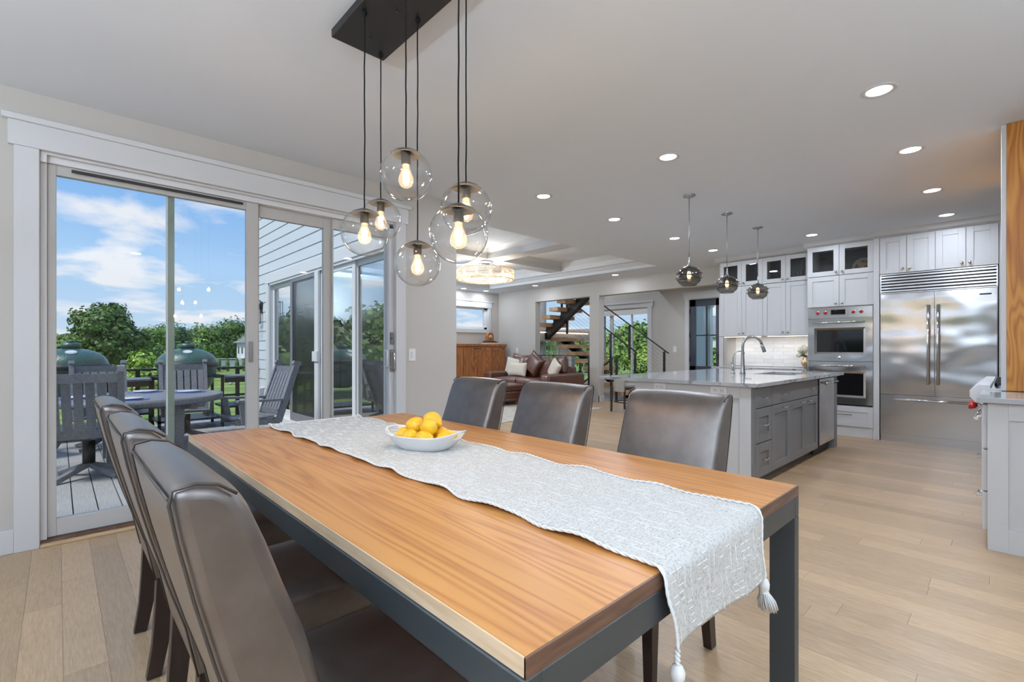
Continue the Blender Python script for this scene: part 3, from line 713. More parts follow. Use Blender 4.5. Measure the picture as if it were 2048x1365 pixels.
# worktop with sink cut-out
SX0, SX1, SY0, SY1 = 5.88, 6.62, 1.68, 2.10
wt = wallmesh('z', 0, 0, 0, 0, 0, 0) if False else MB()
for (a, b2, c2, d2_) in ((4.19, SX0, 1.455, 3.07), (SX1, 7.11, 1.455, 3.07), (SX0, SX1, 1.455, SY0), (SX0, SX1, SY1, 3.07)): wt.box(a, b2, c2, d2_, .88, .912)
top = wt.build('island_worktop', 'quartz'); tag(top, 'grey veined stone worktop covering the whole kitchen island', 'countertop')
sk = thing('sink', ((SX0+SX1)/2, (SY0+SY1)/2, .70), 'undermount steel sink set into the island worktop', 'sink')
b = MB(); b.box(SX0-.01, SX0, SY0-.01, SY1+.01, .68, .879); b.box(SX1, SX1+.01, SY0-.01, SY1+.01, .68, .879); b.box(SX0, SX1, SY0-.01, SY0, .68, .879); b.box(SX0, SX1, SY1, SY1+.01, .68, .879); b.box(SX0-.01, SX1+.01, SY0-.01, SY1+.01, .67, .68); b.build('basin', 'steelflat', sk)
MB().lathe([(.001, .683), (.04, .683), (.045, .681)], ((SX0+SX1)/2, (SY0+SY1)/2, 0), 16).build('drain', 'chrome', sk)
# faucet
fa = thing('faucet', (5.80, 2.18, .912), 'tall brushed nickel gooseneck pull-down faucet beside the island sink', 'faucet')
F0 = Vector((5.80, 2.18, .912)); dr = Vector((.62, -.78, 0)).normalized()
MB().lathe([(.001, .0), (.031, 0), (.031, .008), (.027, .03), (.021, .12), (.017, .22), (.0155, .27)], F0, 20).build('body', 'nickel', fa)
pts = [F0+Vector((0, 0, .26)), F0+Vector((0, 0, .33))]
for k in range(1, 15):
    a = PI*k/15*1.0; pts.append(F0+Vector((0, 0, .33))+dr*(.105*(1-math.cos(a)))+Vector((0, 0, .105*math.sin(a))))
MB().tube(pts, .0145, 12).build('spout', 'nickel', fa)
e0 = pts[-1]; ed = (dr*.35+Vector((0, 0, -1))).normalized()
MB().tube([e0, e0+ed*.04, e0+ed*.10], [.016, .0185, .021], 12).build('spray_head', 'nickel', fa)
MB().tube([F0+Vector((.0, 0, .055)), F0+Vector((.02, -.03, .055)), F0+Vector((.045, -.085, .06))], [.016, .008, .006], 10).build('lever', 'nickel', fa)
fb = thing('filter_faucet', (5.80, 2.29, .912), 'small thin gooseneck water filter tap left of the main faucet', 'faucet')
G0 = Vector((5.80, 2.29, .912))
MB().lathe([(.001, 0), (.022, 0), (.022, .006), (.011, .02), (.016, .045), (.011, .07), (.013, .10), (.006, .12)], G0, 16).build('body', 'nickel', fb)
pts = [G0+Vector((0, 0, .11)), G0+Vector((0, 0, .19))]
for k in range(1, 11):
    a = PI*k/13; pts.append(G0+Vector((0, 0, .19))+dr*(.075*(1-math.cos(a)))+Vector((0, 0, .075*math.sin(a))))
MB().tube(pts, .0055, 8).build('spout', 'nickel', fb)
MB().tube([G0+Vector((0, 0, .10)), G0+Vector((-.012, .02, .135))], .004, 6).build('lever', 'nickel', fb)
# dishwasher
dw = thing('dishwasher', (6.465, 1.8, 0), 'stainless steel dishwasher built into the far end of the island', 'dishwasher')
bx('door', (6.165, 6.775, IY0-.015, IY0+.03, .12, .865), 'steelflat', dw, .004)
bx('tub', (6.17, 6.77, IY0+.03, 2.04, .11, .86), 'toe', dw)
b = MB(); b.tube([(6.21, IY0-.06, .815), (6.73, IY0-.06, .815)], .014, 12)
for xx in (6.25, 6.69): b.tube([(xx, IY0-.02, .815), (xx, IY0-.06, .815)], .010, 8)
b.build('handle', 'chrome', dw); bx('kick_plate', (6.17, 6.775, IY0+.05, IY0+.06, .005, .12), 'dark', dw)

# --- refrigerator
FX = 7.85
rf = thing('refrigerator', (8.1, .66, 0), 'wide stainless built-in refrigerator with two doors and bottom freezer drawer', 'refrigerator')
bx('body', (FX+.03, 8.50, .12, 1.205, .0, 2.17), 'steelflat', rf)
o = bx('door', (FX, FX+.04, .669, 1.205, .615, 1.92), 'steel', rf, .004)
b = MB(); b.tube([(FX-.055, .724, .76), (FX-.055, .724, 1.75)], .014, 12); [b.tube([(FX, .724, z), (FX-.055, .724, z)], .009, 8) for z in (.78, 1.73)]; b.build('handle', 'chrome', o)
o = bx('door', (FX, FX+.04, .122, .663, .615, 1.92), 'steel', rf, .004)
b = MB(); b.tube([(FX-.055, .632, .76), (FX-.055, .632, 1.75)], .014, 12); [b.tube([(FX, .632, z), (FX-.055, .632, z)], .009, 8) for z in (.78, 1.73)]; b.build('handle', 'chrome', o)
bx('nameplate', (FX-.003, FX, .17, .27, 1.84, 1.857), 'dark', o)
o = bx('freezer_drawer', (FX, FX+.04, .122, 1.205, .10, .605), 'steelflat', rf, .004)
b = MB(); b.tube([(FX-.055, .2, .555), (FX-.055, 1.06, .555)], .013, 12); [b.tube([(FX, y, .555), (FX-.055, y, .555)], .009, 8) for y in (.24, 1.02)]; b.build('handle', 'chrome', o)
bx('drawer_lip', (FX-.012, FX, .122, 1.205, .600, .612), 'chrome', rf)
bx('kick_plate', (FX+.035, FX+.06, .122, 1.19, .004, .095), 'steelflat', rf)
g = MB(); g.box(FX-.004, FX+.03, .118, .13, 1.93, 2.17); g.box(FX-.004, FX+.03, 1.193, 1.207, 1.93, 2.17); g.box(FX-.004, FX+.03, .118, 1.207, 2.165, 2.178); g.box(FX-.004, FX+.03, .118, 1.207, 1.925, 1.935)
g.build('grille_frame', 'steelflat', rf); bx('grille_back', (FX+.024, FX+.028, .13, 1.193, 1.935, 2.165), 'dark', rf)
for k in range(6):
    z = 1.945+k*.0375; MB().prism([(FX-.004, z), (FX+.022, z+.014), (FX+.022, z+.018), (FX-.004, z+.020)], 'y', .13, 1.193).build('louver', 'steelflat', rf)
bpy.context.view_layer.update()
# prism on y uses (x,z) pairs
# --- cabinet run around the refrigerator
fc = thing('cabinet_above_refrigerator', (8.2, .66, 2.18), 'white four-door cabinet row above the stainless refrigerator', 'cabinet', 'white wall cabinets')
bx('body', (FX+.02, 8.50, .10, 1.215, 2.183, 2.67), 'cab', fc)
for i in range(4):
    a0 = .112+i*.275; o = shaker(fc, 'door', 'x', FX+.02, a0, a0+.273, 2.185, 2.66)
    knob(o, FX, a0+(.24 if i % 2 == 0 else .035), 2.235)
pn = thing('tall_side_panel', (8.2, 1.25, 0), 'tall white panel between refrigerator and wall ovens', 'panel')
bx('panel', (7.86, 8.50, 1.216, 1.28, 0, 2.70), 'cab', pn, .002, 1)
p2_ = thing('tall_side_panel', (8.2, .1, 0), 'narrow white panel right of the refrigerator beside the wood hood', 'panel')
bx('panel', (7.86, 8.50, .06, .11, 0, 2.70), 'cab', p2_, .002, 1)
cr1 = MB().prism([(7.86, 2.67), (7.80, 2.69), (7.76, CZ), (8.5, CZ), (8.5, 2.67)], 'y', -.6, 1.30)
tag(cr1.build('crown_moulding', 'cab'), 'white crown moulding over the refrigerator cabinets', 'moulding', 'kitchen crown mouldings')
# --- oven tower
OX = 7.92
ot = thing('oven_cabinet', (8.2, 1.67, 0), 'tall white cabinet tower holding the double wall ovens', 'cabinet')
b = MB(); b.box(OX, 8.50, 2.035, 2.065, 0, 2.68); b.box(OX, 8.50, 1.283, 1.30, 0, 2.68); b.box(OX, 8.50, 1.30, 2.035, .10, .42); b.box(OX, 8.50, 1.30, 2.035, 1.79, 2.23); b.box(8.44, 8.50, 1.30, 2.035, .42, 2.68); b.box(OX, 8.44, 1.30, 2.035, 2.66, 2.68)
b.box(OX+.06, 8.4, 1.30, 2.04, 0, .1); b.build('body', 'cab', ot)
bx('cabinet_interior', (8.42, 8.44, 1.30, 2.035, 2.235, 2.66), 'toe', ot)
for i in range(2):
    a0 = 1.283+i*.391; o = shaker(ot, 'door', 'x', OX, a0, a0+.39, 1.80, 2.235); knob(o, OX-.02, a0+(.352 if i == 0 else .035), 1.845, 'nickel')
    o = shaker(ot, 'glass_door', 'x', OX, a0, a0+.39, 2.24, 2.665, glassm='cabglass'); knob(o, OX-.02, a0+(.352 if i == 0 else .035), 2.285, 'brass' if i == 0 else 'nickel')
o = shaker(ot, 'drawer', 'x', OX, 1.285, 2.063, .135, .405); pull(o, 'x', OX-.02, 1.67, .30, .30, m='metalblk', r=.004)
bx('toe_base', (OX-.005, OX+.02, 1.283, 2.065, 0, .13), 'cab', ot)
cr2 = MB().prism([(OX, 2.67), (OX-.05, 2.69), (OX-.09, CZ), (8.5, CZ), (8.5, 2.68), (OX, 2.68)], 'y', 1.30, 2.10)
tag(cr2.build('crown_moulding', 'cab'), 'white crown moulding over the oven cabinet tower', 'moulding', 'kitchen crown mouldings')
pl = thing('platter', (8.30, 1.43, 2.24), 'oval painted platter propped behind glass above the ovens', 'platter')
MB().sphere((8.36, 1.47, 2.385), .14, 24, 8, (.10, 1.05, .95)).build('dish', 'cream', pl)
MB().sphere((8.352, 1.47, 2.385), .105, 20, 6, (.10, 1.05, .9)).build('painted_centre', 'platter', pl)
# ovens
def oven(z0, z1, lab, panel):
    t = thing('wall_oven', (8.15, 1.67, z0), lab, 'oven', 'double wall ovens'); x = OX-.022
    bx('body', (OX+.003, 8.43, 1.305, 2.03, z0, z1+(.16 if panel else 0)), 'steelflat', t)
    b = MB(); a, b_ = 1.292, 2.052; wa, wb = 1.40, 1.945; za, zb = z0+.13, z1-.16
    b.box(x, x+.025, a, b_, z0+.004, za-.03); b.box(x, x+.025, a, b_, zb+.03, z1-.004); b.box(x, x+.025, a, wa-.03, za-.03, zb+.03); b.box(x, x+.025, wb+.03, b_, za-.03, zb+.03)
    d = b.build('door', 'steel', t)
    bz = MB(); y0, y1, zz0, zz1 = wa-.03, wb+.03, za-.03, zb+.03; xi = x+.018
    O = [(x, y0, zz0), (x, y1, zz0), (x, y1, zz1), (x, y0, zz1)]; I = [(xi, wa, za), (xi, wb, za), (xi, wb, zb), (xi, wa, zb)]
    bz.add(O+I, [(0, 1, 5, 4), (1, 2, 6, 5), (2, 3, 7, 6), (3, 0, 4, 7)]); bz.build('bezel', 'chrome', d)
    bx('window', (xi-.002, xi+.004, wa, wb, za, zb), 'blackglass', d)
    h = MB(); zh = z1-.055; h.tube([(x-.05, 1.38, zh), (x-.05, 1.97, zh)], .012, 12)
    for yy in (1.41, 1.94): h.tube([(x, yy, zh), (x-.05, yy, zh)], .009, 8)
    h.build('handle', 'chrome', d)
    if panel:
        c = bx('control_panel', (x, x+.025, 1.292, 2.052, z1+.004, z1+.158), 'steelflat', t, .003, 1)
        bx('display', (x-.003, x, 1.60, 1.77, z1+.055, z1+.125), 'blackglass', c)
        for yy in (1.93, 1.835, 1.51, 1.42): k = MB().lathe([(.001, -.028), (.019, -.026), (.021, -.005), (.021, 0)], (x-.004, yy, z1+.085), 18, 'x').build('knob', 'redknob', c); MB().lathe([(.020, -.006), (.028, -.005), (.030, 0)], (x, yy, z1+.085), 18, 'x').build('knob_ring', 'chrome', c)
        MB().lathe([(.001, -.004), (.02, -.003), (.021, 0)], (x, 1.67, z0+.055), 12, 'x').build('badge', 'chrome', d)
    return t
oven(1.03, 1.63, 'upper stainless wall oven with four red knobs', True)
oven(.435, 1.025, 'lower stainless wall oven directly above the white drawer', False)
# --- glass-top upper cabinets
UX = 8.20
edges = [3.45, 3.092, 2.767, 2.433, 2.09]
for k in range(2):
    y1, ym, y0 = edges[2*k], edges[2*k+1], edges[2*k+2]
    t = thing('wall_cabinet', (8.35, (y0+y1)/2, 1.41), ('white wall cabinet with two glass top doors nearest the front door', 'white wall cabinet with two glass top doors next to the oven tower')[k], 'cabinet', 'white wall cabinets')
    b = MB(); b.box(UX, KX, y0, y0+.015, 1.41, 2.665); b.box(UX, KX, y1-.015, y1, 1.41, 2.665); b.box(UX, KX, y0+.015, y1-.015, 1.41, 2.24); b.box(UX, KX, y0+.015, y1-.015, 2.65, 2.665); b.box(KX-.02, KX-.001, y0+.015, y1-.015, 2.24, 2.65); b.build('body', 'cab', t)
    bx('cabinet_interior', (KX-.03, KX-.022, y0+.015, y1-.015, 2.242, 2.648), 'toe', t)
    for j, (a, c2) in enumerate(((ym, y1), (y0, ym))):
        o = shaker(t, 'door', 'x', UX, a, c2, 1.415, 2.243); knob(o, UX-.02, a+.035 if j == 0 else c2-.035, 1.465, 'nickel')
        o = shaker(t, 'glass_door', 'x', UX, a, c2, 2.248, 2.66, glassm='cabglass'); knob(o, UX-.02, a+.035 if j == 0 else c2-.035, 2.29, 'nickel')
    bx('led_strip', (UX+.05, UX+.07, y0+.05, y1-.05, 1.402, 1.409), 'ledstrip', t)
    area(UX+.10, (y0+y1)/2, 1.40, 1.0, .06, (1, .97, .95), 'RECTANGLE', (0, 0, 0), .6)
cr3 = MB().prism([(UX, 2.67), (UX-.05, 2.69), (UX-.10, CZ), (KX, CZ), (KX, 2.67)], 'y', 2.10, 3.52)
tag(cr3.build('crown_moulding', 'cab'), 'white crown moulding over the glass-top wall cabinets', 'moulding', 'kitchen crown mouldings')
# wine glasses behind the panes
gl = None
gspots = [(8.33, y) for y in (2.62, 2.57, 2.52, 2.30, 2.26, 2.21, 2.17)]
for i, (x, y) in enumerate(gspots):
    if gl is None:
        gl = MB().lathe([(.001, .002), (.032, 0), (.004, .008), (.004, .08), (.02, .095), (.034, .13), (.03, .185)], (x, y, 2.242), 14).build('wine_glass', 'globe'); tag(gl, 'clear stemmed wine glass on the shelf behind the cabinet glass', 'glass', 'wine glasses in the cabinets'); 
    else:
        o = gl.copy(); C.objects.link(o); o.location = (x, y, gl.location.z)
# --- back counter, tiles, vase
bc = thing('base_cabinet', (8.2, 2.75, 0), 'white base cabinet below the back counter, behind the island', 'cabinet')
bx('body', (7.93, KX, 2.07, 3.45, .10, .878), 'cab', bc); bx('toe_kick', (7.99, KX, 2.07, 3.45, 0, .10), 'cab', bc)
for i in range(3): o = shaker(bc, 'door', 'x', 7.93, 2.08+i*.457, 2.08+(i+1)*.457, .11, .87); knob(o, 7.91, 2.12+i*.457, .80, 'nickel')
ct = bx('back_worktop', (7.89, KX-.012, 2.07, 3.47, .880, .912), 'quartz'); tag(ct, 'grey stone worktop on the back counter below the tiles', 'countertop')
bs = struct(bx('wall_far', (KX-.008, KX-.001, 2.07, 3.31, .913, 1.409), 'grout'))
tr_ = random.Random(5); th, tw = .0615, .30; nrow = 8
for r in range(nrow):
    z0 = .916+r*th; y = 3.31 - (.15 if r % 2 else 0.0)
    yy = 3.31; first = True
    while yy > 2.075:
        w_ = tw if not (first and r % 2) else tw/2; first = False
        y0_ = max(yy-w_, 2.072)
        dpt = tr_.uniform(0, .0025)
        o = ubox('tile', (KX-.0145-dpt, KX-.008, y0_+.0012, yy-.0012, z0+.0012, z0+th-.0012), 'tile', bs); o.rotation_euler = (0, tr_.uniform(-.012, .012), tr_.uniform(-.004, .004)); yy = y0_
va = thing('flower_vase', (8.25, 2.13, .912), 'gold vase of cream flowers on the back counter beside the ovens', 'vase')
vp = (8.22, 2.16, .912)
MB().lathe([(.001, 0), (.03, 0), (.035, .01), (.065, .06), (.07, .10), (.055, .14), (.045, .16), (.05, .175)], vp, 24).build('pot', 'brass', va)
fr_ = random.Random(3)
for k in range(22):
    a = fr_.uniform(0, 2*PI); h = fr_.uniform(0, 1); rr = .095*math.sqrt(1-h*h*.7)
    MB().sphere((vp[0]+rr*math.cos(a), vp[1]+rr*math.sin(a), vp[2]+.20+.13*h), .046, 10, 7, (1, 1, .9), lambda d: 1+.12*math.sin(d.x*17+k)*math.sin(d.y*15)*math.cos(d.z*13)).build('bloom', 'petal', va)
for k in range(6):
    a = 1.2+k*.9; p = Vector(vp)+Vector((0, 0, .175)); q = p+Vector((math.cos(a)*.13, math.sin(a)*.13, .02)); s = Vector((-math.sin(a), math.cos(a), 0))*.03
    MB().add([p, (p+q)/2+s+Vector((0, 0, .02)), q, (p+q)/2-s+Vector((0, 0, .02))], [(0, 1, 2, 3)]).build('leaf', 'leaf', va, solid=.003)
# --- range side: near base cabinet, worktop, range, hood
rc = thing('base_cabinet', (4.4, -.2, 0), 'white base cabinet with shaker end panel under the wood hood column', 'cabinet')
bx('body', (4.06, 4.74, -.61, .105, .10, .878), 'cab', rc); bx('toe_kick', (4.06, 4.74, -.6, .05, 0, .10), 'cab', rc)
b = MB()
b.box(4.045, 4.06, -.61, .105, 0, .878); b.box(4.032, 4.045, .018, .105, 0, .878); b.box(4.032, 4.045, -.61, .018, .78, .878); b.box(4.032, 4.045, -.61, .018, 0, .135); b.build('end_panel', 'cab', rc, .001, 1)
for z0, z1 in ((.60, .865), (.345, .59), (.11, .335)):
    o = slab(rc, 'drawer', (4.062, 4.735, .105, .128, z0, z1), 'cab'); pull(o, 'y', .128, 4.4, (z0+z1)/2+.03, .16, 1)
rct = bx('range_worktop', (4.00, 4.745, -.615, .150, .880, .912), 'quartz', None, .003, 1); tag(rct, 'short grey stone worktop beside the range, at right frame edge', 'countertop')
hd = thing('range_hood_surround', (5.1, -.3, .93), 'tall polished wood surround panel standing on the range worktop', 'hood surround')
bx('side_board', (4.70, 4.74, -.6, .030, .915, 2.742), 'hood', hd, .002, 1)
bx('edge_strip', (4.70, 4.76, .030, .056, .915, 2.742), 'cab', hd, .002, 1)
bx('front_board', (4.74, 6.35, .0, .03, 1.65, 2.742), 'hood', hd); bx('side_board', (6.35, 6.39, -.6, .03, .915, 2.742), 'hood', hd)
rg = thing('range', (5.5, -.2, 0), 'white enamel range with bullnose front and red knobs', 'stove')
bx('body', (4.76, 6.32, -.6, .11, .06, .90), 'white_enamel', rg); bx('oven_door', (4.80, 6.28, .11, .155, .16, .74), 'white_enamel', rg, .006)
MB().prism([(.11, .80), (.185, .82), (.215, .86), (.215, .905), (.17, .945), (.11, .945)], 'x', 4.76, 6.32).build('bullnose', 'white_enamel', rg)
bx('cooktop', (4.76, 6.32, -.6, .11, .90, .925), 'white_enamel', rg)
for xx in (4.85, 5.1, 5.35, 5.6, 5.85): k = MB().tube([(xx, .15, .80), (xx, .185, .79)], .010, 8); k.build('knob_stem', 'chrome', rg); MB().tube([(xx, .185, .79), (xx, .225, .782)], .021, 16).build('knob', 'redknob', rg)
for i in range(2):
    g = MB(); x0 = 4.79+i*.5
    for q in range(5): g.box(x0+q*.11, x0+q*.11+.014, -.5, .09, .945, .965)
    for q in range(3): g.box(x0, x0+.454, -.5+q*.288, -.486+q*.288, .935, .957)
    for (px_, py_) in ((x0, -.5), (x0+.44, -.5), (x0, .07), (x0+.44, .07)): g.box(px_, px_+.014, py_, py_+.014, .925, .945)
    g.build('grate', 'metalblk', rg)
g = MB(); g.tube([(4.82, .185, .70), (6.26, .185, .70)], .013, 10); g.tube([(4.9, .15, .70), (4.9, .185, .70)], .009, 6); g.tube([(6.2, .15, .70), (6.2, .185, .70)], .009, 6); g.build('door_handle', 'chrome', rg)
for xx in (4.8, 6.25): bx('foot', (xx, xx+.04, 0.0, .04, 0, .06), 'metalblk', rg)

# --- smoked pendants over the island
kp0 = None
SP = [(4.577, 2.236), (5.495, 2.236), (6.41, 2.225)]
KL = ['smoked glass bubble pendant over the island, largest and nearest of three', 'smoked glass bubble pendant over the island, middle of three', 'smoked glass bubble pendant over the island, farthest of three']
for (x, y), lab in zip(SP, KL):
    if kp0 is None:
        t = thing('pendant_light', (x, y, CZ), lab, 'pendant lamp', 'smoked pendants over the island'); c = (x, y, CZ)
        MB().lathe([(.001, -.032), (.014, -.030), (.016, -.020), (.055, -.014), (.062, -.008), (.062, 0)], c, 24).build('canopy', 'nickel', t)
        MB().tube([(x, y, CZ-.03), (x, y, CZ-.62)], .0035, 6).build('rod', 'nickel', t)
        MB().lathe([(.004, -.62), (.007, -.66), (.014, -.70), (.028, -.72)], c, 16).build('neck', 'nickel', t)
        zc = -.815; R = .122; prof = []
        for k in range(15):
            a = .18+(2.55-.18)*k/14; prof.append((R*math.sin(a)*(1+.05*math.sin(a*3)), zc+R*.84*math.cos(a)))
        MB().lathe(prof, c, 32).build('glass_shade', 'smoke', t)
        for zz, rr in ((zc+.02, R*1.02), (zc-.008, R*1.035)):
            ring = [(x+rr*math.cos(2*PI*k/32), y+rr*math.sin(2*PI*k/32), CZ+zz+.014*math.sin(4*PI*k/32+zz*90)) for k in range(33)]
            MB().tube(ring, .0045, 6, False).build('glass_ridge', 'smoke', t)
        rim = [(x+prof[-1][0]*math.cos(2*PI*k/32), y+prof[-1][0]*math.sin(2*PI*k/32), CZ+prof[-1][1]) for k in range(33)]
        MB().tube(rim, .004, 6, False).build('glass_rim', 'smoke', t)
        MB().lathe([(.001, -.71), (.014, -.712), (.014, -.76)], c, 14).build('socket', 'nickel', t)
        MB().sphere((x, y, CZ-.80), .021, 12, 10, (1, 1, 1.9)).build('bulb', 'bulbglow', t)
        kp0 = t
    else: dup(kp0, (x, y, CZ), 0, lab)
# ================================================================== DINING
TXa, TXb, TYa, TYb = .485, 1.730, .478, 2.905
tb = thing('dining_table', ((TXa+TXb)/2, (TYa+TYb)/2, 0), 'long dining table with orange-brown wood top and dark metal frame', 'table')
nb = 7; bw = (TXb-TXa)/nb
for i in range(nb):
    o = bx('top_board', (TXa+i*bw, TXa+(i+1)*bw, TYa+.003, TYb, .729, .76), 'tabletop', tb)
bx('sapwood_edge', (TXa-.0035, TXa, TYa, TYb, .7295, .7585), 'sap', tb)['label'] = 'pale sapwood edge strip'
bx('end_edge', (TXa-.0035, TXb, TYa-.0015, TYa+.003, .729, .7597), 'endgrain', tb)['label'] = 'dark end-grain edge'
bx('side_rail', (TXa-.008, TXa+.032, TYa-.002, TYb, .665, .7285), 'gunmetal', tb, .002, 1); bx('side_rail', (TXb-.035, TXb, TYa-.002, TYb, .665, .7285), 'gunmetal', tb, .002, 1)
bx('end_rail', (TXa+.032, TXb-.035, TYa-.002, TYa+.035, .665, .7285), 'gunmetal', tb, .002, 1); bx('end_rail', (TXa+.032, TXb-.035, TYb-.037, TYb, .665, .7285), 'gunmetal', tb, .002, 1)
for (x0, x1, y0, y1) in ((TXa-.008, TXa+.032, TYa-.002, TYa+.073), (TXb-.04, TXb, TYa-.002, TYa+.073), (TXa-.008, TXa+.032, TYb-.075, TYb), (TXb-.04, TXb, TYb-.075, TYb)):
    bx('leg', (x0, x1, y0, y1, 0, .665), 'gunmetal', tb, .002, 1)
# --- chairs (local frame: sitter faces +x, rear top edge at x=0)
ZT = 1.005
def prof_back():
    rear = [(.262-.11, .365), (.125, .50), (.088, .62), (.055, .74), (.03, .84), (.010, .93), (.0, .985), (.004, ZT)]
    top = [(.030, ZT+.004), (.058, ZT-.002), (.082, .985)]
    front = [(.100, .955), (.122, .90), (.150, .82), (.180, .74), (.208, .64), (.232, .55), (.250, .46), (.262, .40), (.262, .365)]
    return rear+top+front
def make_chair(loc, label, grp):
    X, Y, Z = loc; t = thing('dining_chair', loc, label, 'chair', grp)
    P = prof_back(); n = len(P); wd = .46; ny = 13
    cols = []
    r = .020
    ss = [0, .25, .55, .8, 1.0]
    ts = [-(wd/2) + r*(1-math.cos(q*PI/2)) for q in ss]
    mids = [(-wd/2+r) + (wd-2*r)*k/10 for k in range(1, 10)]
    ys = ts+mids+[-q for q in ts[::-1]]
    cx_ = .13
    vs = []
    for yv in ys:
        e_ = max(0, abs(yv)-(wd/2-r))/r; sh = r*(1-math.sqrt(max(0, 1-e_*e_)))
        crown = .018*(1-(abs(yv)/(wd/2))**2)
        for i, (px, pz) in enumerate(P):
            a = Vector(P[(i-1) % n]); b_ = Vector(P[(i+1) % n]); tg = (b_-a).normalized(); nr = Vector((tg.y, -tg.x))
            # outward normal points away from the slab centre
            q = Vector((px, pz)); zc = Vector((.13-.10*(pz-.4)/.6*0, pz)); cen = Vector((.5*(P[0][0]+.262) if pz < .45 else (.075 if pz > .9 else .14), .68 if pz > .68 else .5))
            if nr.dot(q-cen) < 0: nr = -nr
            q = q - nr*sh
            if 11 <= i <= 17: q.x += crown
            if 8 <= i <= 10: q.y += crown*.35
            vs.append((X+q.x, Y+yv, Z+q.y))
    m = len(ys); fs = []
    for j in range(m-1):
        for i in range(n):
            fs.append((j*n+i, j*n+(i+1) % n, (j+1)*n+(i+1) % n, (j+1)*n+i))
    b = MB(); b.add(vs, fs, True); b.add([vs[i] for i in range(n)], [tuple(range(n))]); b.add([vs[(m-1)*n+i] for i in range(n)], [tuple(range(n))])
    back = b.build('backrest', 'leather', t)
    for sg in (-1, 1):
        pts = [(X+px-.001, Y+sg*(wd/2-.005), Z+pz) for px, pz in P[:8]] + [(X+px, Y+sg*(wd/2-.004), Z+pz+.001) for px, pz in P[8:11]]
        MB().tube(pts, .0026, 6).build('piping', 'piping', back)
    b = MB().tube([(X-.001, Y-wd/2+.006, Z+ZT-.012), (X-.003, Y, Z+ZT-.012), (X-.001, Y+wd/2-.006, Z+ZT-.012)], .0026, 6); b.build('piping', 'piping', back)
    # seat
    g = 10; vs = []; fs = []
    x0, x1 = .22, .64
    sb = MB()
    for i in range(g+1):
        for j in range(g+1):
            u, v = i/g, j/g; cr = .022*(1-(2*u-1)**4)*(1-(2*v-1)**4)
            vs.append((X+x0+(x1-x0)*u, Y-.23+.46*v, Z+.478+cr))
    for i in range(g):
        for j in range(g): fs.append((i*(g+1)+j, (i+1)*(g+1)+j, (i+1)*(g+1)+j+1, i*(g+1)+j+1))
    k0 = len(vs); ring = [i*(g+1) for i in range(g+1)] + [g*(g+1)+j for j in range(1, g+1)] + [i*(g+1)+g for i in range(g-1, -1, -1)] + [j for j in range(g-1, 0, -1)]
    for q in ring: vs.append((vs[q][0], vs[q][1], Z+.365))
    nr_ = len(ring)
    for a in range(nr_): fs.append((ring[a], ring[(a+1) % nr_], k0+(a+1) % nr_, k0+a))
    fs.append(tuple(k0+a for a in range(nr_)))
    sb.add(vs, fs, True); seat = sb.build('seat', 'leather', t, .014, 3)
    for sg in (-1, 1):
        yy = sg*.195
        b = MB(); prev = None
        L_ = [(.155, .215, .372), (.150, .205, .25), (.142, .192, .12), (.125, .170, .004)]
        vs = []
        for (xa, xb, zz) in L_:
            w_ = .022-.005*(1-zz/.37)
            vs += [(X+xa, Y+yy-w_, Z+zz), (X+xb, Y+yy-w_, Z+zz), (X+xb, Y+yy+w_, Z+zz), (X+xa, Y+yy+w_, Z+zz)]
        fs = [(0, 1, 2, 3), (12, 15, 14, 13)]
        for k in range(3):
            for q in range(4): fs.append((k*4+q, k*4+(q+1) % 4, k*4+4+(q+1) % 4, k*4+4+q))
        b.add(vs, fs); lg = b.build('leg', 'chairleg', t, .002, 1)
        MB().lathe([(.001, 0), (.012, 0), (.012, .004)], (X+.147, Y+yy, Z), 10).build('glide', 'plastic', lg)
        b = MB(); vs = []
        for (w_, zz) in ((.023, .366), (.015, .004)): vs += [(X+.605-w_, Y+yy-w_, Z+zz), (X+.605+w_, Y+yy-w_, Z+zz), (X+.605+w_, Y+yy+w_, Z+zz), (X+.605-w_, Y+yy+w_, Z+zz)]
        b.add(vs, [(0, 1, 2, 3), (7, 6, 5, 4), (0, 1, 5, 4), (1, 2, 6, 5), (2, 3, 7, 6), (3, 0, 4, 7)]); lg = b.build('leg', 'chairleg', t, .002, 1)
        MB().lathe([(.001, 0), (.010, 0), (.010, .004)], (X+.605, Y+yy, Z), 10).build('glide', 'plastic', lg)
    return t
CG = 'brown leather chairs around the dining table'
ch0 = make_chair((.11, 1.02, 0), 'taupe leather dining chair nearest the camera, its tall back at the bottom left', CG)
dup(ch0, (.107, 1.655, 0), 0, 'taupe leather dining chair second from the camera on the door side')
dup(ch0, (.104, 2.36, 0), 0, 'taupe leather dining chair farthest from the camera on the door side')
dup(ch0, (2.045, 1.035, 0), PI, 'taupe leather dining chair nearest the kitchen, in front of the island end')
dup(ch0, (2.045, 1.75, 0), PI, 'taupe leather dining chair in the middle of the kitchen side')
dup(ch0, (2.045, 2.42, 0), PI, 'taupe leather dining chair by the grey wall, left of the kitchen side row')

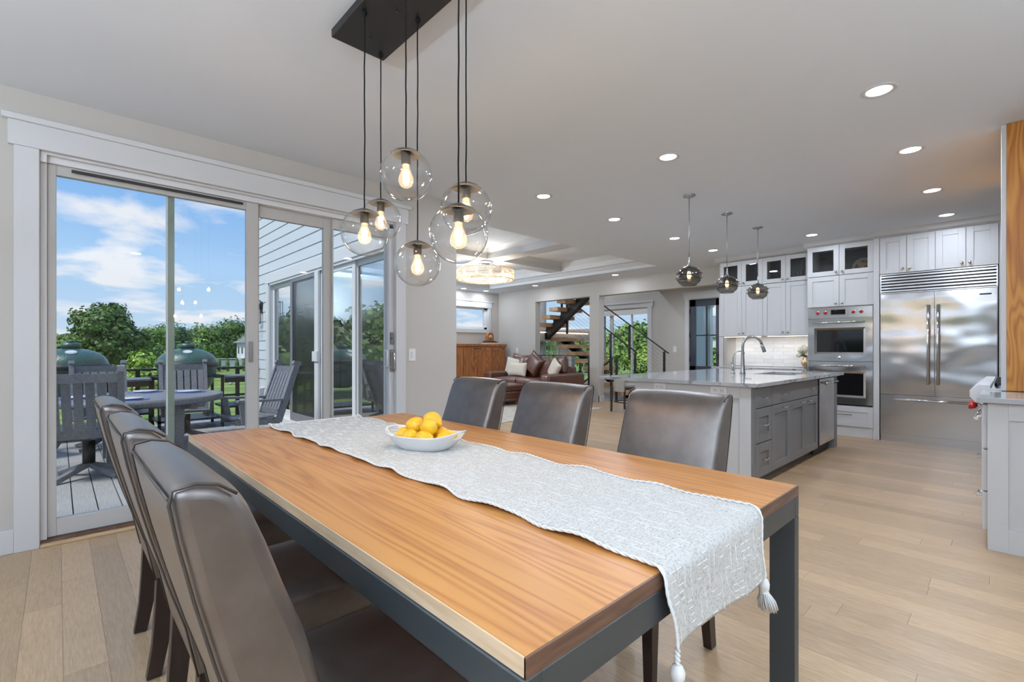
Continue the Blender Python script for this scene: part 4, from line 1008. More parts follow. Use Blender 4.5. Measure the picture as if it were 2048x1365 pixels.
# --- table runner
rx0, rx1 = .862, 1.37
ru = thing('table_runner', (1.12, 1.7, .761), 'white woven table runner with tassels hanging over the table end', 'table runner')
NX, NY = 44, 300
vs = []; fs = []
ytop, ybot = 2.93, TYa
Ltop = ytop-ybot; drop = .15; tot = Ltop+drop+.02
wr = random.Random(4)
ph = [wr.uniform(0, 6) for _ in range(8)]
def runner_pt(u, s, h=0):
    """u 0..1 across, s metres along from the far end"""
    e_ = .006*math.sin(s*19+ph[0])+.004*math.sin(s*37+ph[1]); e2 = .006*math.sin(s*16+ph[2])+.004*math.sin(s*41+ph[3])
    xa, xb = rx0+e_, rx1+e2+.035*max(0, 1-s/1.6)
    edge = max(0, 1-min(u, 1-u)/.10)
    lift = edge**2*(.0045+.0045*math.sin(s*23+ph[4 if u < .5 else 5]))
    x = xa+(xb-xa)*u
    R = .014
    if s < Ltop-R: return Vector((x, ytop-s, .7635+lift+h))
    a = (s-(Ltop-R))/R
    if a < PI/2: return Vector((x, ybot+R-.0055-math.sin(a)*R-h*math.sin(a)-.002*a, .7635-R*(1-math.cos(a))+lift*(1-a/1.6)+h*math.cos(a)))
    dd = (a-PI/2)*R
    fl = .012*math.sin(u*7+ph[6])*min(1, dd/.08)
    x2 = x+dd*(.02-.10*u)
    return Vector((x2, ybot-.0105-.010*dd/.15-h+fl*.5-abs(fl)*.3, .7495-dd*(.80+.16*u+.02*math.sin(u*PI))))
for j in range(NY+1):
    s = tot*j/NY
    for i in range(NX+1):
        u = i/NX
        pat = (math.sin(i*2.1)*math.sin(j*1.3) + .8*(1 if (i*3+j//3) % 7 < 3 else -1)*(.5+.5*math.sin(j*.9)) + wr.uniform(-.6, .6))*.0006
        vs.append(runner_pt(u, s, pat+.0009))
for j in range(NY):
    for i in range(NX): fs.append((j*(NX+1)+i, j*(NX+1)+i+1, (j+1)*(NX+1)+i+1, (j+1)*(NX+1)+i))
o = MB().add(vs, fs, True).build('woven_cloth', 'runner', ru, solid=.0015, fixn=False)
# raised weave ribs (rows of short yarns)
rb = MB()
for j in range(0, 150):
    s = tot*(j+.5)/150
    for i in range(0, 17):
        if wr.random() < .55:
            u0 = .04+i*.055+wr.uniform(-.004, .004); u1 = u0+.040
            horiz = (i//2+j//5) % 2 == 0
            if horiz: a_, b_ = runner_pt(u0, s, .0022), runner_pt(min(u1, .97), s, .0022)
            else: a_, b_ = runner_pt(u0, max(0, s-.012), .0022), runner_pt(u0, min(tot, s+.012), .0022)
            if horiz: m_ = runner_pt((u0+min(u1, .97))/2, s, .0030)
            else: m_ = (a_+b_)/2
            rb.tube([a_, m_, b_], .0013, 4, False)
rb.build('raised_yarns', 'cord', ru, kind='stuff')
for side in (0, 1):
    cd = MB()
    for st_ in range(2):
        pts = []
        K = 620
        for k in range(K+1):
            s = tot*k/K; p = runner_pt(side, s, .0030); a = k*.62+st_*PI
            pts.append(p+Vector((math.cos(a)*.0022, 0, math.sin(a)*.0022)))
        cd.tube(pts, .0026, 5)
    cd.build('edge_cord', 'cord', ru, kind='stuff')
cd = MB()
for st_ in range(2):
    pts = []
    for k in range(161):
        p = runner_pt(k/160, 0.0, .003); a = k*.62+st_*PI; pts.append(p+Vector((0, math.cos(a)*.0022, math.sin(a)*.0022)))
    cd.tube(pts, .0026, 5)
cd.build('edge_cord', 'cord', ru, kind='stuff')
def tassel(p, ln, spread, sway, cordl):
    p = Vector(p)
    b = MB()
    for st_ in range(2): b.tube([p+Vector((math.cos(k*1.1+st_*PI)*.003, math.sin(k*1.1+st_*PI)*.003, -cordl*k/10)) for k in range(11)], .0035, 6)
    tt = b.build('tassel', 'cord', ru); k0 = p-Vector((0, 0, cordl))
    MB().lathe([(.003, .002), (.010, -.003), (.0145, -.014), (.0135, -.026), (.010, -.034), (.012, -.038)], k0, 16).build('knot', 'cord', tt)
    s_ = MB(); q0 = k0-Vector((0, 0, .034))
    for k in range(90):
        a = k*2.399; rr = math.sqrt((k+.5)/90); top = q0+Vector((math.cos(a)*.009*rr, math.sin(a)*.009*rr, 0))
        bot = q0+Vector((math.cos(a)*spread*rr, math.sin(a)*spread*rr, -ln*wr.uniform(.93, 1.04)))+Vector(sway)
        mid = top*.45+bot*.55+Vector((math.cos(a), math.sin(a), 0))*spread*.22*rr
        s_.tube([top, mid, bot], .0014, 4)
    s_.build('fringe', 'cord', tt, kind='stuff')
pl_ = runner_pt(0, tot, 0); pr_ = runner_pt(1, tot, 0)
tassel(pl_+Vector((.004, 0, -.002)), .065, .024, (.004, 0, 0), .032)
tassel(pr_+Vector((-.006, 0, .004)), .055, .024, (.022, -.004, 0), .006)

# --- bowl and lemons
bcx, bcy, bz = 1.175, 1.79, .7665
bt = MB(); nu, nvv = 56, 12; ang = math.atan2(-.93, .36)
ca, sa = math.cos(ang), math.sin(ang)
def bowl_pt(a, t, inner=0):
    # t 0 at foot .. 1 at rim
    ex = .095+(.188-.095)*(t**.75); ey = .068+(.115-.068)*(t**.6)
    c_, s_ = math.cos(a), math.sin(a); pw_ = 2/2.5
    lx = ex*abs(c_)**pw_*(1 if c_ > 0 else -1); ly = ey*abs(s_)**pw_*(1 if s_ > 0 else -1)
    rise = .064+.024*abs(c_)**3
    z = rise*t**1.15
    return lx, ly, z
vs = []; fs = []
for j in range(nvv+1):
    t_ = j/nvv
    for i in range(nu):
        lx, ly, z = bowl_pt(2*PI*i/nu, t_); vs.append((bcx+lx*ca-ly*sa, bcy+lx*sa+ly*ca, bz+z))
vs.append((bcx, bcy, bz+.0))
for i in range(nu): fs.append((len(vs)-1, (i+1) % nu, i))
for j in range(nvv):
    for i in range(nu):
        ii = min(i, nu-i) if i < nu/2 else min(abs(i-nu/2), nu-i)
        c0 = (i+.5)/nu; near_end = min(abs(c0-0), abs(c0-1), abs(c0-.5)) < .036
        if near_end and j in (8, 9, 10) and True: continue
        fs.append((j*nu+i, j*nu+(i+1) % nu, (j+1)*nu+(i+1) % nu, (j+1)*nu+i))
bo = MB().add(vs, fs, True).build('fruit_bowl', 'ceramic', None, solid=.006, fixn=False)
q = bo.modifiers.new('s', 'SUBSURF'); q.levels = q.render_levels = 1
bo.modifiers['sol'].offset = 1
tag(bo, 'white oval ceramic bowl with handle holes holding lemons on the runner', 'bowl')
LP = [(-.100, -.012, .045, .30), (.045, .058, .045, .5), (-.042, -.052, .047, 2.7), (.035, -.054, .047, .2), (.105, .010, .046, 1.4),
      (-.055, .012, .090, .9), (.030, -.016, .092, 2.4), (.012, .040, .113, .4)]
LL = ['lemon at the left end of the bowl, low against the rim', 'lemon at the back right of the bowl', 'lemon at the front rim of the bowl, left of centre',
      'lemon at the front rim of the bowl with its tip showing', 'lemon at the right end of the bowl beside the handle hole', 'large lemon resting on the left of the heap', 'lemon on the right of the heap facing front', 'topmost lemon of the heap in the white bowl']
lm = None
for i, (lx, ly, lz, a) in enumerate(LP):
    p = (bcx+lx*ca-ly*sa, bcy+lx*sa+ly*ca, bz+lz)
    if lm is None:
        b = MB().sphere((0, 0, 0), .0385, 24, 18, (1, 1, 1), None)
        vv = []
        for (x, y, z) in b.v:
            r_ = math.sqrt(x*x+y*y+z*z); k = z/r_
            st_ = 1.10+.28*abs(k)**9*(1.0 if k > 0 else .6)
            vv.append((x, y, z*st_))
        b.v = vv; me_o = b.build('lemon', 'lemon'); me_o.location = (0, 0, 0)
        for v in me_o.data.vertices: v.co.z -= 0
        lm = me_o; o = lm
    else: o = lm.copy(); C.objects.link(o)
    o.rotation_euler = (PI/2+.35*math.sin(a*3), .3*math.cos(a*2), a)
    o.location = p
    tag(o, LL[i], 'lemon', 'lemons in the bowl')
zmin = min(v.co.z for v in lm.data.vertices); zmax = max(v.co.z for v in lm.data.vertices)
for v in lm.data.vertices: v.co.z -= (zmin+zmax)/2

# --- globe cluster pendant
pc = thing('globe_chandelier', (1.089, 1.80, CZ), 'six clear glass globe pendants hanging from one dark bronze canopy', 'chandelier')
bx('canopy', (.952, 1.228, 1.35, 2.262, CZ-.04, CZ), 'canopy', pc, .002, 1)
for yy in (1.881, 2.131, 1.55): MB().tube([(1.086, yy, CZ-.04), (1.086, yy, CZ-.052)], .004, 8).build('screw', 'metalblk', pc)
GL = [(1.002, 1.665, 1.893), (1.187, 1.515, 1.765), (1.012, 1.334, 1.602), (.985, 1.985, 1.718), (1.187, 2.215, 1.858), (1.183, 1.866, 1.588)]
for (x, y, z) in GL:
    R = .1025
    cp = MB().lathe([(.001, R+.006), (.012, R+.004), (.03, R-.003), (.052, R-.013), (.060, R-.021), (.056, R-.023), (.02, R-.012)], (x, y, z), 28).build('cap', 'capmetal', pc)
    wob = random.Random(int(x*1000)); pts = [(x+wob.uniform(-.0012, .0012), y+wob.uniform(-.0012, .0012), z+R+.004+(CZ-.04-z-R-.004)*k/14) for k in range(15)]
    pts[0] = (x, y, z+R); pts[-1] = (x, y, CZ-.04)
    MB().tube(pts, .003, 7).build('cord', 'fabriccord', cp)
    MB().lathe([(.001, 0), (.010, -.002), (.012, -.010), (.007, -.018), (.003, -.025)], (x, y, CZ-.04), 12).build('cord_grip', 'fabriccord', cp)
    MB().lathe([(.0185, R-.015), (.0185, R-.062), (.014, R-.064), (.001, R-.064)], (x, y, z), 18).build('socket', 'capmetal', cp)
    pr = []
    for k in range(3, 33):
        a = PI*k/32; pr.append((R*math.sin(a), R*math.cos(a)))
    pr[0] = (pr[0][0], pr[0][1])
    MB().lathe(pr[2:], (x, y, z), 40).build('glass_globe', 'globe', pc)
    bl = [(.013, R-.064), (.014, R-.075), (.022, R-.095), (.029, R-.113), (.030, R-.125), (.024, R-.143), (.012, R-.152), (.001, R-.154)]
    MB().lathe(bl, (x, y, z), 20).build('bulb', 'bulbglass', pc)
    fl = MB()
    for k in range(5):
        a = 2*PI*k/5; a2 = a+.6
        fl.tube([(x+.005*math.cos(a), y+.005*math.sin(a), z+R-.082), (x+.012*math.cos(a2), y+.012*math.sin(a2), z+R-.128)], .0011, 5)
    fl.build('filament', 'filament', pc)
    l = bpy.data.lights.new('bulb_light', 'POINT'); l.energy = 1.6; l.color = (1, .72, .42); l.shadow_soft_size = .015
    lo = bpy.data.objects.new('bulb_light', l); C.objects.link(lo); lo.location = (x, y, z-.006)
# ================================================================== LIVING AREA
bf = thing('sideboard', (7.6, 9.62, 0), 'tall orange-brown wooden sideboard with four doors under the high window', 'sideboard')
bx('body', (6.30, 8.72, 9.42, 9.86, .0, 1.27), 'buffet', bf); bx('top', (6.28, 8.75, 9.39, 9.868, 1.27, 1.335), 'buffet', bf, .003, 1)
for k in range(5):
    a = 6.34+k*.47; o = MB(); 
    o.box(a, a+.09, 9.398, 9.42, .06, 1.25); o.box(a+.37, a+.46, 9.398, 9.42, .06, 1.25); o.box(a+.09, a+.37, 9.398, 9.42, 1.16, 1.25); o.box(a+.09, a+.37, 9.398, 9.42, .06, .15); o.box(a+.09, a+.37, 9.408, 9.42, .15, 1.16)
    dd = o.build('door', 'buffet', bf, .002, 1)
    bx('pull', (a+(.36 if k % 2 == 0 else .02), a+(.44 if k % 2 == 0 else .10), 9.388, 9.398, 1.20, 1.225), 'dark', dd)
ck = thing('mantel_clock', (8.33, 9.62, 1.335), 'small wooden mantel clock on a book on the sideboard', 'clock')
bx('base', (8.17, 8.49, 9.55, 9.69, 1.395, 1.42), 'darkwood', ck); b = MB(); b.prism([(8.22, 1.42), (8.44, 1.42), (8.44, 1.56), (8.40, 1.62), (8.33, 1.645), (8.26, 1.62), (8.22, 1.56)], 'y', 9.57, 9.67); b.build('case', 'buffet', ck)
MB().lathe([(.001, -.012), (.055, -.010), (.06, 0)], (8.33, 9.57, 1.53), 18, 'y').build('dial', 'brass', ck); b = MB(); b.tube([(8.30, 9.6, 1.63), (8.30, 9.6, 1.70), (8.36, 9.6, 1.70), (8.36, 9.6, 1.63)], .008); b.build('carry_handle', 'brass', ck)
bkk = thing('book', (8.33, 9.6, 1.335), 'pale book lying flat under the mantel clock', 'book'); bx('cover', (8.12, 8.53, 9.48, 9.72, 1.335, 1.372), 'cream', bkk); 
bk2 = thing('book', (8.33, 9.6, 1.372), 'dark book lying on the pale book under the mantel clock', 'book'); bx('cover', (8.15, 8.51, 9.5, 9.71, 1.372, 1.395), 'darkwood', bk2)
ru2 = bx('area_rug', (4.4, 8.0, 5.7, 9.2, 0, .012), 'rug'); tag(ru2, 'pale patterned area rug under the brown leather sofa', 'rug')
# sofa: front faces -x
sf = thing('sofa', (7.95, 7.65, 0), 'brown leather sofa with rolled arms seen between the dining chairs', 'sofa')
def pil(name, d, m, par, bev=.05, sub=0, bulge=0):
    o = MB(); x0, x1, y0, y1, z0, z1 = d; g = 8
    vs = []; 
    def pt(u, v, w):
        bx_ = (1-(2*v-1)**4)*(1-(2*w-1)**4); by = (1-(2*u-1)**4)*(1-(2*w-1)**4); bz_ = (1-(2*u-1)**4)*(1-(2*v-1)**4)
        x = x0+(x1-x0)*u; y = y0+(y1-y0)*v; z = z0+(z1-z0)*w
        if u in (0, 1): x += bulge*(1 if u else -1)*bx_
        if w in (0, 1): z += bulge*(1 if w else -1)*bz_*(.8)
        if v in (0, 1): y += bulge*(1 if v else -1)*by*.5
        return (x, y, z)
    bm = bmesh.new(); cache = {}
    def V(i, j, k):
        if (i, j, k) not in cache: cache[(i, j, k)] = bm.verts.new(pt(i/g, j/g, k/g))
        return cache[(i, j, k)]
    for a in range(g):
        for c in range(g):
            for s_ in (0, g):
                bm.faces.new((V(s_, a, c), V(s_, a+1, c), V(s_, a+1, c+1), V(s_, a, c+1)))
                bm.faces.new((V(a, s_, c), V(a+1, s_, c), V(a+1, s_, c+1), V(a, s_, c+1)))
                bm.faces.new((V(a, c, s_), V(a+1, c, s_), V(a+1, c+1, s_), V(a, c+1, s_)))
    bmesh.ops.recalc_face_normals(bm, faces=bm.faces)
    bm.verts.index_update()
    vs = [tuple(v.co) for v in bm.verts]; fs = [tuple(v.index for v in f.verts) for f in bm.faces]; bm.free()
    return MB().add(vs, fs, True).build(name, m, par, bev, 3)
pil('base', (7.42, 8.50, 6.62, 8.72, .08, .40), 'brownleather', sf, .03)
for (y0, y1) in ((6.60, 6.88), (8.46, 8.74)):
    o = pil('arm', (7.36, 8.52, y0, y1, .08, .66), 'brownleather', sf, .07, 0, .02)
    MB().tube([(7.345, (y0+y1)/2, .10), (7.345, (y0+y1)/2, .62)], .004).build('seam', 'darkwood', o)
pil('back', (8.30, 8.60, 6.88, 8.46, .10, .80), 'brownleather', sf, .07, 0, .02)
for (y0, y1) in ((6.89, 7.66), (7.68, 8.45)): pil('seat_cushion', (7.40, 8.28, y0, y1, .40, .54), 'brownleather', sf, .04, 0, .03)
for (y0, y1) in ((6.89, 7.66), (7.68, 8.45)):
    o = pil('back_cushion', (8.08, 8.32, y0, y1, .53, .98), 'brownleather', sf, .06, 0, .05); o.rotation_euler = (0, .0, 0)
for (x, y) in ((7.45, 6.68), (7.45, 8.66), (8.5, 6.68), (8.5, 8.66)): bx('foot', (x-.04, x+.04, y-.04, y+.04, .012, .08), 'buffet', sf)
ot2 = thing('ottoman', (6.9, 7.65, 0), 'brown leather ottoman in front of the sofa, left part', 'ottoman')
pil('base', (6.55, 7.28, 7.30, 8.05, .10, .32), 'brownleather', ot2, .03); pil('cushion', (6.53, 7.30, 7.28, 8.07, .32, .45), 'brownleather', ot2, .04, 0, .03)
for (x, y) in ((6.62, 7.37), (6.62, 7.98), (7.2, 7.37), (7.2, 7.98)): bx('foot', (x-.045, x+.045, y-.045, y+.045, .012, .10), 'buffet', ot2)
def cushion(c, w, h, t_, rot, m, lab, name='cushion'):
    b = MB(); g = 12; vs = []; fs = []
    for sgn in (1, -1):
        for i in range(g+1):
            for j in range(g+1):
                u, v = 2*i/g-1, 2*j/g-1
                k = (1-u**4)*(1-v**4); pin = 1-.10*(1-abs(u*v))*0
                ww = w/2*(1-.10*(1-abs(v))**0*abs(v)**0*(1-v*v)*abs(u)**3); hh = h/2*(1-.10*(1-u*u)*abs(v)**3)
                vs.append((sgn*t_/2*k**.6, u*ww, v*hh))
    n_ = (g+1)**2
    for s_ in (0, 1):
        for i in range(g):
            for j in range(g):
                f = (s_*n_+i*(g+1)+j, s_*n_+(i+1)*(g+1)+j, s_*n_+(i+1)*(g+1)+j+1, s_*n_+i*(g+1)+j+1); fs.append(f if s_ == 0 else f[::-1])
    bm = bmesh.new(); V_ = [bm.verts.new(v) for v in vs]
    for f in fs: bm.faces.new([V_[q] for q in f])
    bmesh.ops.remove_doubles(bm, verts=bm.verts, dist=1e-4); bm.verts.index_update()
    vs = [tuple(v.co) for v in bm.verts]; fs = [tuple(v.index for v in f.verts) for f in bm.faces]; bm.free()
    me = bpy.data.meshes.new(name); me.from_pydata(vs, [], fs); me.polygons.foreach_set('use_smooth', [True]*len(fs)); me.materials.append(M[m])
    o = bpy.data.objects.new(name, me); C.objects.link(o); o.location = c; o.rotation_euler = rot
    return tag(o, lab, 'cushion', 'cushions on the leather sofa')
cushion((7.90, 8.10, .72), .62, .36, .16, (0, .28, .0), 'cream', 'cream rectangular cushion lying in front on the brown sofa seat')
cushion((8.0, 8.36, .78), .46, .46, .15, (.1, .25, .25), 'cream', 'cream square cushion against the left arm of the brown sofa')
cushion((7.93, 6.98, .76), .42, .42, .14, (.45, .25, -.35), 'cream', 'tan square cushion leaning by the right arm of the brown sofa')
cushion((8.02, 7.68, .86), .50, .50, .20, (.55, .2, 0), 'brownleather', 'brown leather cushion standing diagonally in the middle of the sofa back')
cushion((8.10, 8.25, .86), .50, .46, .18, (.1, .2, .1), 'brownleather', 'brown leather cushion behind the cream cushions at the left')
cushion((8.10, 7.02, .84), .54, .44, .18, (-.1, .2, 0), 'brownleather', 'brown leather cushion at the right end of the sofa back')
# side table at the wall end (dark top)
stb = thing('side_table', (5.3, 7.5, 0), 'dark low side table just behind the grey wall end', 'table')
bx('top', (4.9, 5.75, 7.3, 7.9, .55, .585), 'darkwood', stb); [bx('leg', (x, x+.04, y, y+.04, .012, .55), 'darkwood', stb) for x in (4.92, 5.69) for y in (7.32, 7.84)]
# crystal ring chandelier
cc = (5.85, 6.88, 2.60); Rr = .54
cr_ = thing('crystal_chandelier', (cc[0], cc[1], 2.87), 'glowing round crystal ring chandelier under the coffered ceiling', 'chandelier')
MB().lathe([(.001, 2.83), (.14, 2.83), (.15, 2.845), (.15, 2.87)], (cc[0], cc[1], 0), 24).build('canopy', 'chrome', cr_)
b = MB(); [b.tube([(cc[0]+.12*math.cos(a), cc[1]+.12*math.sin(a), 2.83), (cc[0]+Rr*.95*math.cos(a), cc[1]+Rr*.95*math.sin(a), cc[2]+.09)], .003, 5) for a in (0, PI/2, PI, 3*PI/2)]; b.build('suspension_wire', 'chrome', cr_)
b = MB()
for z in (.095, -.005, -.095): b.lathe([(Rr-.012, z), (Rr+.004, z), (Rr+.004, z+.006), (Rr-.012, z+.006)], cc, 48)
for z in (.095, -.095): b.lathe([(Rr*.80, z), (Rr*.82, z), (Rr*.82, z+.006), (Rr*.80, z+.006)], cc, 48)
b.build('ring_frame', 'brass', cr_)
b = MB(); cg = random.Random(8)
for (rr, nn) in ((Rr, 96), (Rr*.80, 76)):
    for row in range(8):
        for k in range(nn):
            a = 2*PI*(k+.5*(row % 2))/nn; p = Vector((cc[0]+rr*math.cos(a), cc[1]+rr*math.sin(a), cc[2]+.085-row*.0245)); s = .0095
            b.add([p+Vector((0, 0, s*1.25)), p+Vector((s, 0, 0)), p+Vector((0, s, 0)), p+Vector((-s, 0, 0)), p+Vector((0, -s, 0)), p-Vector((0, 0, s*1.25))], [(0, 1, 2), (0, 2, 3), (0, 3, 4), (0, 4, 1), (5, 2, 1), (5, 3, 2), (5, 4, 3), (5, 1, 4)])
b.build('crystals', 'crystal', cr_, kind='stuff')
for k in range(12):
    a = 2*PI*k/12; MB().sphere((cc[0]+Rr*.9*math.cos(a), cc[1]+Rr*.9*math.sin(a), cc[2]), .022, 10, 8, (1, 1, 1.5)).build('bulb', 'bulbglow', cr_)
l = bpy.data.lights.new('chandelier_light', 'POINT'); l.energy = 42; l.color = (1, .92, .82); l.shadow_soft_size = .3; lo = bpy.data.objects.new('chandelier_light', l); C.objects.link(lo); lo.location = cc

# counter stools beyond the island
cs = thing('barrel_chair', (7.98, 5.14, 0), 'small greige barrel chair with black frame and ring, behind the left end of the island', 'chair')
def stool(t, x, y):
    b = MB(); 
    pts = []
    for k in range(13):
        a = -PI*.12+PI*1.24*k/12; pts.append((x+.24*math.cos(a), y+.22*math.sin(a)))
    vs = []; fs = []
    for (px, py) in pts: vs += [(px, py, .50), (px, py, .87), (px-(px-x)*.17, py-(py-y)*.17, .87), (px-(px-x)*.17, py-(py-y)*.17, .50)]
    for i in range(12):
        for q in range(4): fs.append((i*4+q, i*4+(q+1) % 4, i*4+4+(q+1) % 4, i*4+4+q))
    fs += [(0, 1, 2, 3), (48, 51, 50, 49)]
    b.add(vs, fs); b.build('backrest', 'hide', t, .01)
    MB().lathe([(.001, .70), (.20, .70), (.22, .68), (.22, .62), (.001, .61)], (x, y, 0), 24).build('seat', 'hide', t)
    for (sx, sy) in ((-1, -1), (1, -1), (1, 1), (-1, 1)): MB().obox((x+sx*.20, y+sy*.19, 0), (x+sx*.19, y+sy*.18, .62), .026, .026, (1, 0, 0)).build('leg', 'metalblk', t)
    rr = [(x+.215*math.cos(2*PI*k/24), y+.215*math.sin(2*PI*k/24), .24) for k in range(25)]
    MB().tube(rr, .014, 8, False).build('foot_ring', 'metalblk', t)
stool(cs, 7.98, 5.14); cs.scale = (1.15, 1.15, .77)

# ================================================================== STAIRS
st_ = thing('staircase', (10.0, 7.5, 0), 'floating oak-tread staircase with black steel stringers and cable rails', 'staircase')
LZ = 1.56
b = MB(); b.box(9.12, EX-.02, 8.70, 10.64, LZ-.12, LZ+.12); b.build('landing', 'trim', st_)
bx('landing_floor', (9.12, EX-.02, 8.70, 10.64, LZ+.12, LZ+.145), 'oaktread', st_)
bx('led_strip', (9.135, 11.4, 8.680, 8.698, LZ+.09, LZ+.10), 'ledstrip', st_)
bx('led_strip', (9.10, 9.118, 8.70, 10.6, LZ+.09, LZ+.10), 'ledstrip', st_)
# lower flight: rises along +y from (y 5.95) to landing, x 9.75..10.75
n = 8; rise = (LZ+.145)/ (n+1); run = .28
for k in range(n):
    z = rise*(k+1); y = 6.42+run*k
    bx('tread', (9.72, 10.78, y, y+.31, z-.10, z), 'oaktread', st_, .004, 1)
    MB().prism([(y+.04, z-.085), (y+.27, z-.085), (y+.20, z-.16), (y+.06, z-.19)], 'x', 10.17, 10.33).build('tread_bracket', 'metalblk', st_)
MB().obox((10.25, 6.38, -.04), (10.25, 6.42+run*n+.0, rise*n-.05), .16, .17).build('stringer', 'metalblk', st_)
# upper flight: nearer the camera, rises along -y from the landing, x 9.12..10.1
n2 = 6
for k in range(n2+2):
    z = LZ+.145+rise*(k+1); y = 8.74-.26*k
    if z < 3.4: bx('tread', (9.14, 10.14, y-.29, y, z-.10, z), 'oaktread', st_, .004, 1)
    if z < 3.2: MB().prism([(y-.04, z-.085), (y-.27, z-.085), (y-.20, z-.16), (y-.06, z-.19)], 'x', 9.54, 9.70).build('tread_bracket', 'metalblk', st_)
MB().obox((9.62, 8.80, LZ-.04), (9.62, 8.80-.26*7, LZ-.04+rise*7), .17, .20).build('stringer', 'metalblk', st_)
bx('stringer_plate', (9.50, 9.76, 8.685, 8.699, LZ-.10, LZ+.09), 'metalblk', st_)
# railings of the lower flight (both sides)
def rail(parent, p0, p1, posts, h0=.93, ncab=8, pz=None):
    p0 = Vector(p0); p1 = Vector(p1)
    MB().obox(p0, p1, .045, .022).build('handrail', 'metalblk', parent)
    for s in posts:
        q = p0.lerp(p1, s); MB().box(q.x-.022, q.x+.022, q.y-.022, q.y+.022, q.z-h0, q.z-.035).build('post', 'metalblk', parent); MB().tube([(q.x, q.y, q.z-.036), (q.x, q.y, q.z-.01)], .008, 6).build('post_pin', 'metalblk', parent)
    for k in range(ncab):
        dz = (h0-.10)*(k+1)/(ncab+.5); MB().tube([p0-Vector((0, 0, dz)), p1-Vector((0, 0, dz))], .0028, 4, False).build('cable', 'nickel', parent)
slope = rise/run
y0r = 5.80; 
rail(st_, (10.80, y0r, 1.10), (10.80, y0r+2.3, 1.10+2.3*slope), (.05, .48, .95))
rail(st_, (9.70, 6.00, 1.12), (9.70, 6.0+2.2, 1.12+2.2*slope), (.02, .33, .95))
rail(st_, (9.12, 8.72, LZ+1.07), (9.12, 10.6, LZ+1.07), (.05, .5, .97), .92)
rail(st_, (10.12, 8.72, LZ+1.12), (10.12, 6.9, LZ+1.12+1.82*.73), (.05, .75), .85)
# horizontal guard in the left opening plus the rails going down
gd = thing('stair_guard', (8.98, 7.6, 0), 'black cable guard rail across the left stair opening behind the sofa', 'railing')
rail(gd, (8.99, 6.76, 1.045), (8.99, 8.47, 1.045), (.04, .50, .94), 1.04, 8)
rg2 = thing('stair_guard', (9.2, 6.4, 0), 'short black twin-post guard with rail sloping down right of the grey post', 'railing')
for yy in (6.22, 6.36): MB().box(9.18, 9.225, yy-.02, yy+.02, 0, .98).build('post', 'metalblk', rg2)
MB().obox((9.2, 6.14, 1.02), (9.2, 6.46, 1.02), .045, .022).build('handrail', 'metalblk', rg2)
MB().obox((9.2, 6.32, .99), (9.2, 7.15, .40), .045, .022).build('sloping_rail', 'metalblk', rg2)
# ================================================================== OUTDOORS
GZ = -2.85
def ground(name, x0, x1, y0, y1, z, m, lab, cat):
    o = MB().add([(x0, y0, z), (x1, y0, z), (x1, y1, z), (x0, y1, z)], [(0, 1, 2, 3)]).build(name, m); return tag(o, lab, cat, kind='structure')
g1 = ground('lawn', -400, 500, -60, 600, GZ, 'grass', 'green lawn sloping away below the deck', 'lawn')
g2 = tag(MB().add([(11.66, -200, -.45), (500, -200, -.45), (500, 500, -.45), (165, 500, -.45), (11.66, 34, -.45)], [(0, 1, 2, 3, 4)]).build('front_lawn', 'grass'), 'lawn in front of the house seen through the stair windows', 'lawn', kind='structure')
MB().prism([(10.9, 10.8), (11.66, 10.8), (11.66, 34), (165, 500), (164, 500), (10.9, 34.5)], 'z', GZ, -.451).build('lawn_bank', 'grass')['kind'] = 'structure'
bx('bounce_slab', (-16, -2.7, -14, 3.9, -.5, -.15), 'plate')['kind'] = 'structure'  # unseen pale slab, added to bounce sunlight up through the back windows
# outer shell of the living wing with lap siding
WX = 2.80
sh = struct(wallmesh('x', WX, 2.97, WY+.18, 10.05, GZ, 5.6, [(5.02, 9.36, -.02, 2.40)]).build('wall_left', 'siding'))
rv = .178; z = -.06; k = 0
while z < 5.55:
    segs = [(WY+.18, 10.05)] if (z+rv > 2.56 or z+rv < -.05) else [(9.50, 10.05)]
    for (a, c) in segs:
        if a < c: MB().prism([(WX, z), (WX-.020, z), (WX-.008, z+rv+.012), (WX, z+rv+.012)], 'y', a, c).build('siding_board', 'siding', sh)
    z += rv; k += 1
bx('corner_board', (WX-.03, WX+.02, 9.98, 10.06, GZ, 5.6), 'vinyl', sh)
# roof mass over main house so the sky light falls as it should
struct(bx('roof', (-2.9, 3.0, -5.2, WY+.3, 3.10, 3.3), 'roof')); struct(bx('roof', (3.0, 12.2, -3.2, WY+.5, 5.6, 5.9), 'roof')); struct(bx('roof', (2.3, 12.2, WY+.5, 11.2, 5.6, 5.9), 'roof'))
struct(wallmesh('y', WY+.14, WY+.18, -2.6, 2.80, CZ+.2, 3.1).build('wall_left', 'siding'))
# wing sliding door (door_3)
d3 = sempty('door_3', (WX, 7.2, 0))
b = MB(); b.box(WX-.03, WX+.01, 9.36, 9.50, -.04, 2.56); b.box(WX-.035, WX+.01, 4.9, 9.53, 2.40, 2.56); b.build('casing', 'vinyl', d3)
b = MB(); b.box(WX-.02, WX+.10, 9.33, 9.36, -.02, 2.40); b.box(WX-.02, WX+.10, 5.02, 9.36, 2.36, 2.40); b.box(WX-.02, WX+.10, 5.02, 5.05, -.02, 2.40); b.box(WX-.05, WX+.10, 5.0, 9.42, -.06, .03); b.build('door_frame', 'vinyl', d3)
sash(d3, 'door_panel', 'x', WX+.06, 8.27, 9.33, .03, 2.36, (.05, .09), .13, .07, .04, 'vinyl', 'winglass')
o = sash(d3, 'door_panel', 'x', WX+.03, 7.00, 8.30, .03, 2.36, (.10, .08), .12, .07, .04, 'vinyl', 'winglass')
